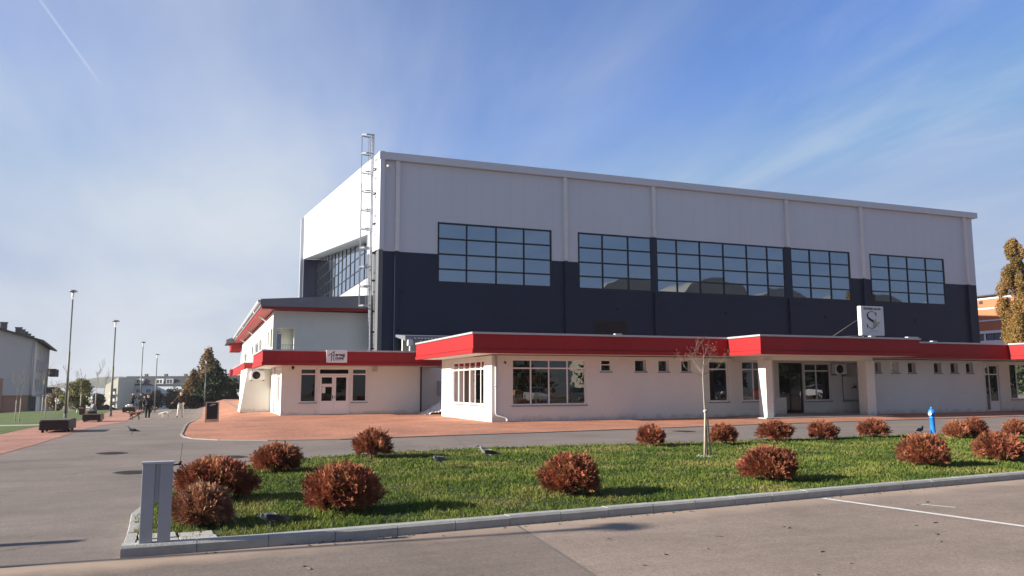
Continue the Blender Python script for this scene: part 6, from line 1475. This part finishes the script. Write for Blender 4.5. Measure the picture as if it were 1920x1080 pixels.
for i in range(15):  # unseen row of trees, added so that the windows reflect something dark
    x = -6+i*11.5+random.uniform(-2, 2); w_ = random.uniform(8, 12); h_ = random.uniform(6, 9)
    leaf_tree('unseen_tree', ['round', 'wide', 'slim', 'leaning', 'dense'][i % 5]+' dark green tree added behind the viewer to darken window reflections', (x, -30+random.uniform(-2, 2), 0), 1.2, .2, blobs_round(100+i, w_, h_, .2, 16, .34), 1100, .75, 'dkgreen', 'trees added behind the viewer to darken window reflections', 200+i, limbs=6)
def car(label, loc, rz, paint):
    t = thing('parked_car', label, 'car', loc, group='cars parked behind the viewer'); ORG[t.name] = Vector((0, 0, 0)); t.rotation_euler = (0, 0, rz)
    prof = [(-2.05, .25), (-2.1, .55), (-2.0, .80), (-1.15, .95), (1.75, .98), (2.05, .90), (2.1, .55), (2.05, .25)]
    b = MB(); b.extrude([(x, -.86, z) for x, z in prof], (0, 1.72, 0)); b.build('body', paint, t, bevel=.06)
    c = MB(); lo = [(-1.2, -.80, .94), (1.85, -.80, .96), (1.85, .80, .96), (-1.2, .80, .94)]; hi = [(-.45, -.62, 1.42), (1.35, -.62, 1.44), (1.35, .62, 1.44), (-.45, .62, 1.42)]
    c.add(lo+hi, [(0, 1, 5, 4), (1, 2, 6, 5), (2, 3, 7, 6), (3, 0, 4, 7)]); c.build('window', 'farglass', t)
    r_ = MB(); r_.box(-.47, 1.37, -.64, .64, 1.42, 1.48); r_.build('roof', paint, t, bevel=.02)
    for x in (-1.3, 1.3):
        for s_ in (-1, 1):
            w_ = MB(); w_.tube([(x, s_*.70, .31), (x, s_*.89, .31)], .31, 24); wo = w_.build('wheel', 'black', t); k = MB(); k.tube([(x, s_*.88, .31), (x, s_*.90, .31)], .19, 12); k.build('rim', 'steel', wo)
    for s_ in (-1, 1):
        l_ = MB(); l_.obox((-2.03, s_*.62, .72), .1, .32, .14); l_.build('headlight', 'paper', t, bevel=.02)
    return t
M['car_white'] = mat('car_white', (.75, .75, .76), .25, var=.01, coat=.8); M['car_red'] = mat('car_red', (.35, .02, .02), .3, var=.01, coat=.8); M['car_grey'] = mat('car_grey', (.12, .13, .15), .3, metal=.5, var=.01, coat=.8)
for i, (x, y, p, lab) in enumerate(((31, -4.5, 'car_white', 'white hatchback behind the viewer'), (36, -4.6, 'car_grey', 'grey hatchback next to a white one'), (48, -4.4, 'car_white', 'white hatchback between two grey cars'), (53, -4.6, 'car_grey', 'grey hatchback near the red car'), (60, -4.5, 'car_red', 'red hatchback behind the viewer'), (70, -4.7, 'car_white', 'white hatchback farthest right'), (20, -4.6, 'car_grey', 'grey hatchback farthest left'))):
    car(lab, (x, y, 0), R(-90) if i % 2 else R(-80), p)

# ================================================================== AIR
mb = MB(); mb.box(-880, 1180, -55, 1480, -14, 36)
hz_ = bpy.data.materials.new('haze_air'); hz_.use_nodes = True; ht_ = hz_.node_tree; ht_.nodes.remove(ht_.nodes['Principled BSDF'])
pv = ht_.nodes.new('ShaderNodeVolumePrincipled'); pv.inputs['Color'].default_value = (.92, .94, 1, 1); pv.inputs['Density'].default_value = .0002; pv.inputs['Anisotropy'].default_value = .3
ht_.links.new(pv.outputs[0], ht_.nodes['Material Output'].inputs['Volume']); M['haze'] = hz_
tag(mb.build('haze', 'haze'), 'thin pale haze over the whole place', 'haze', kind='stuff')
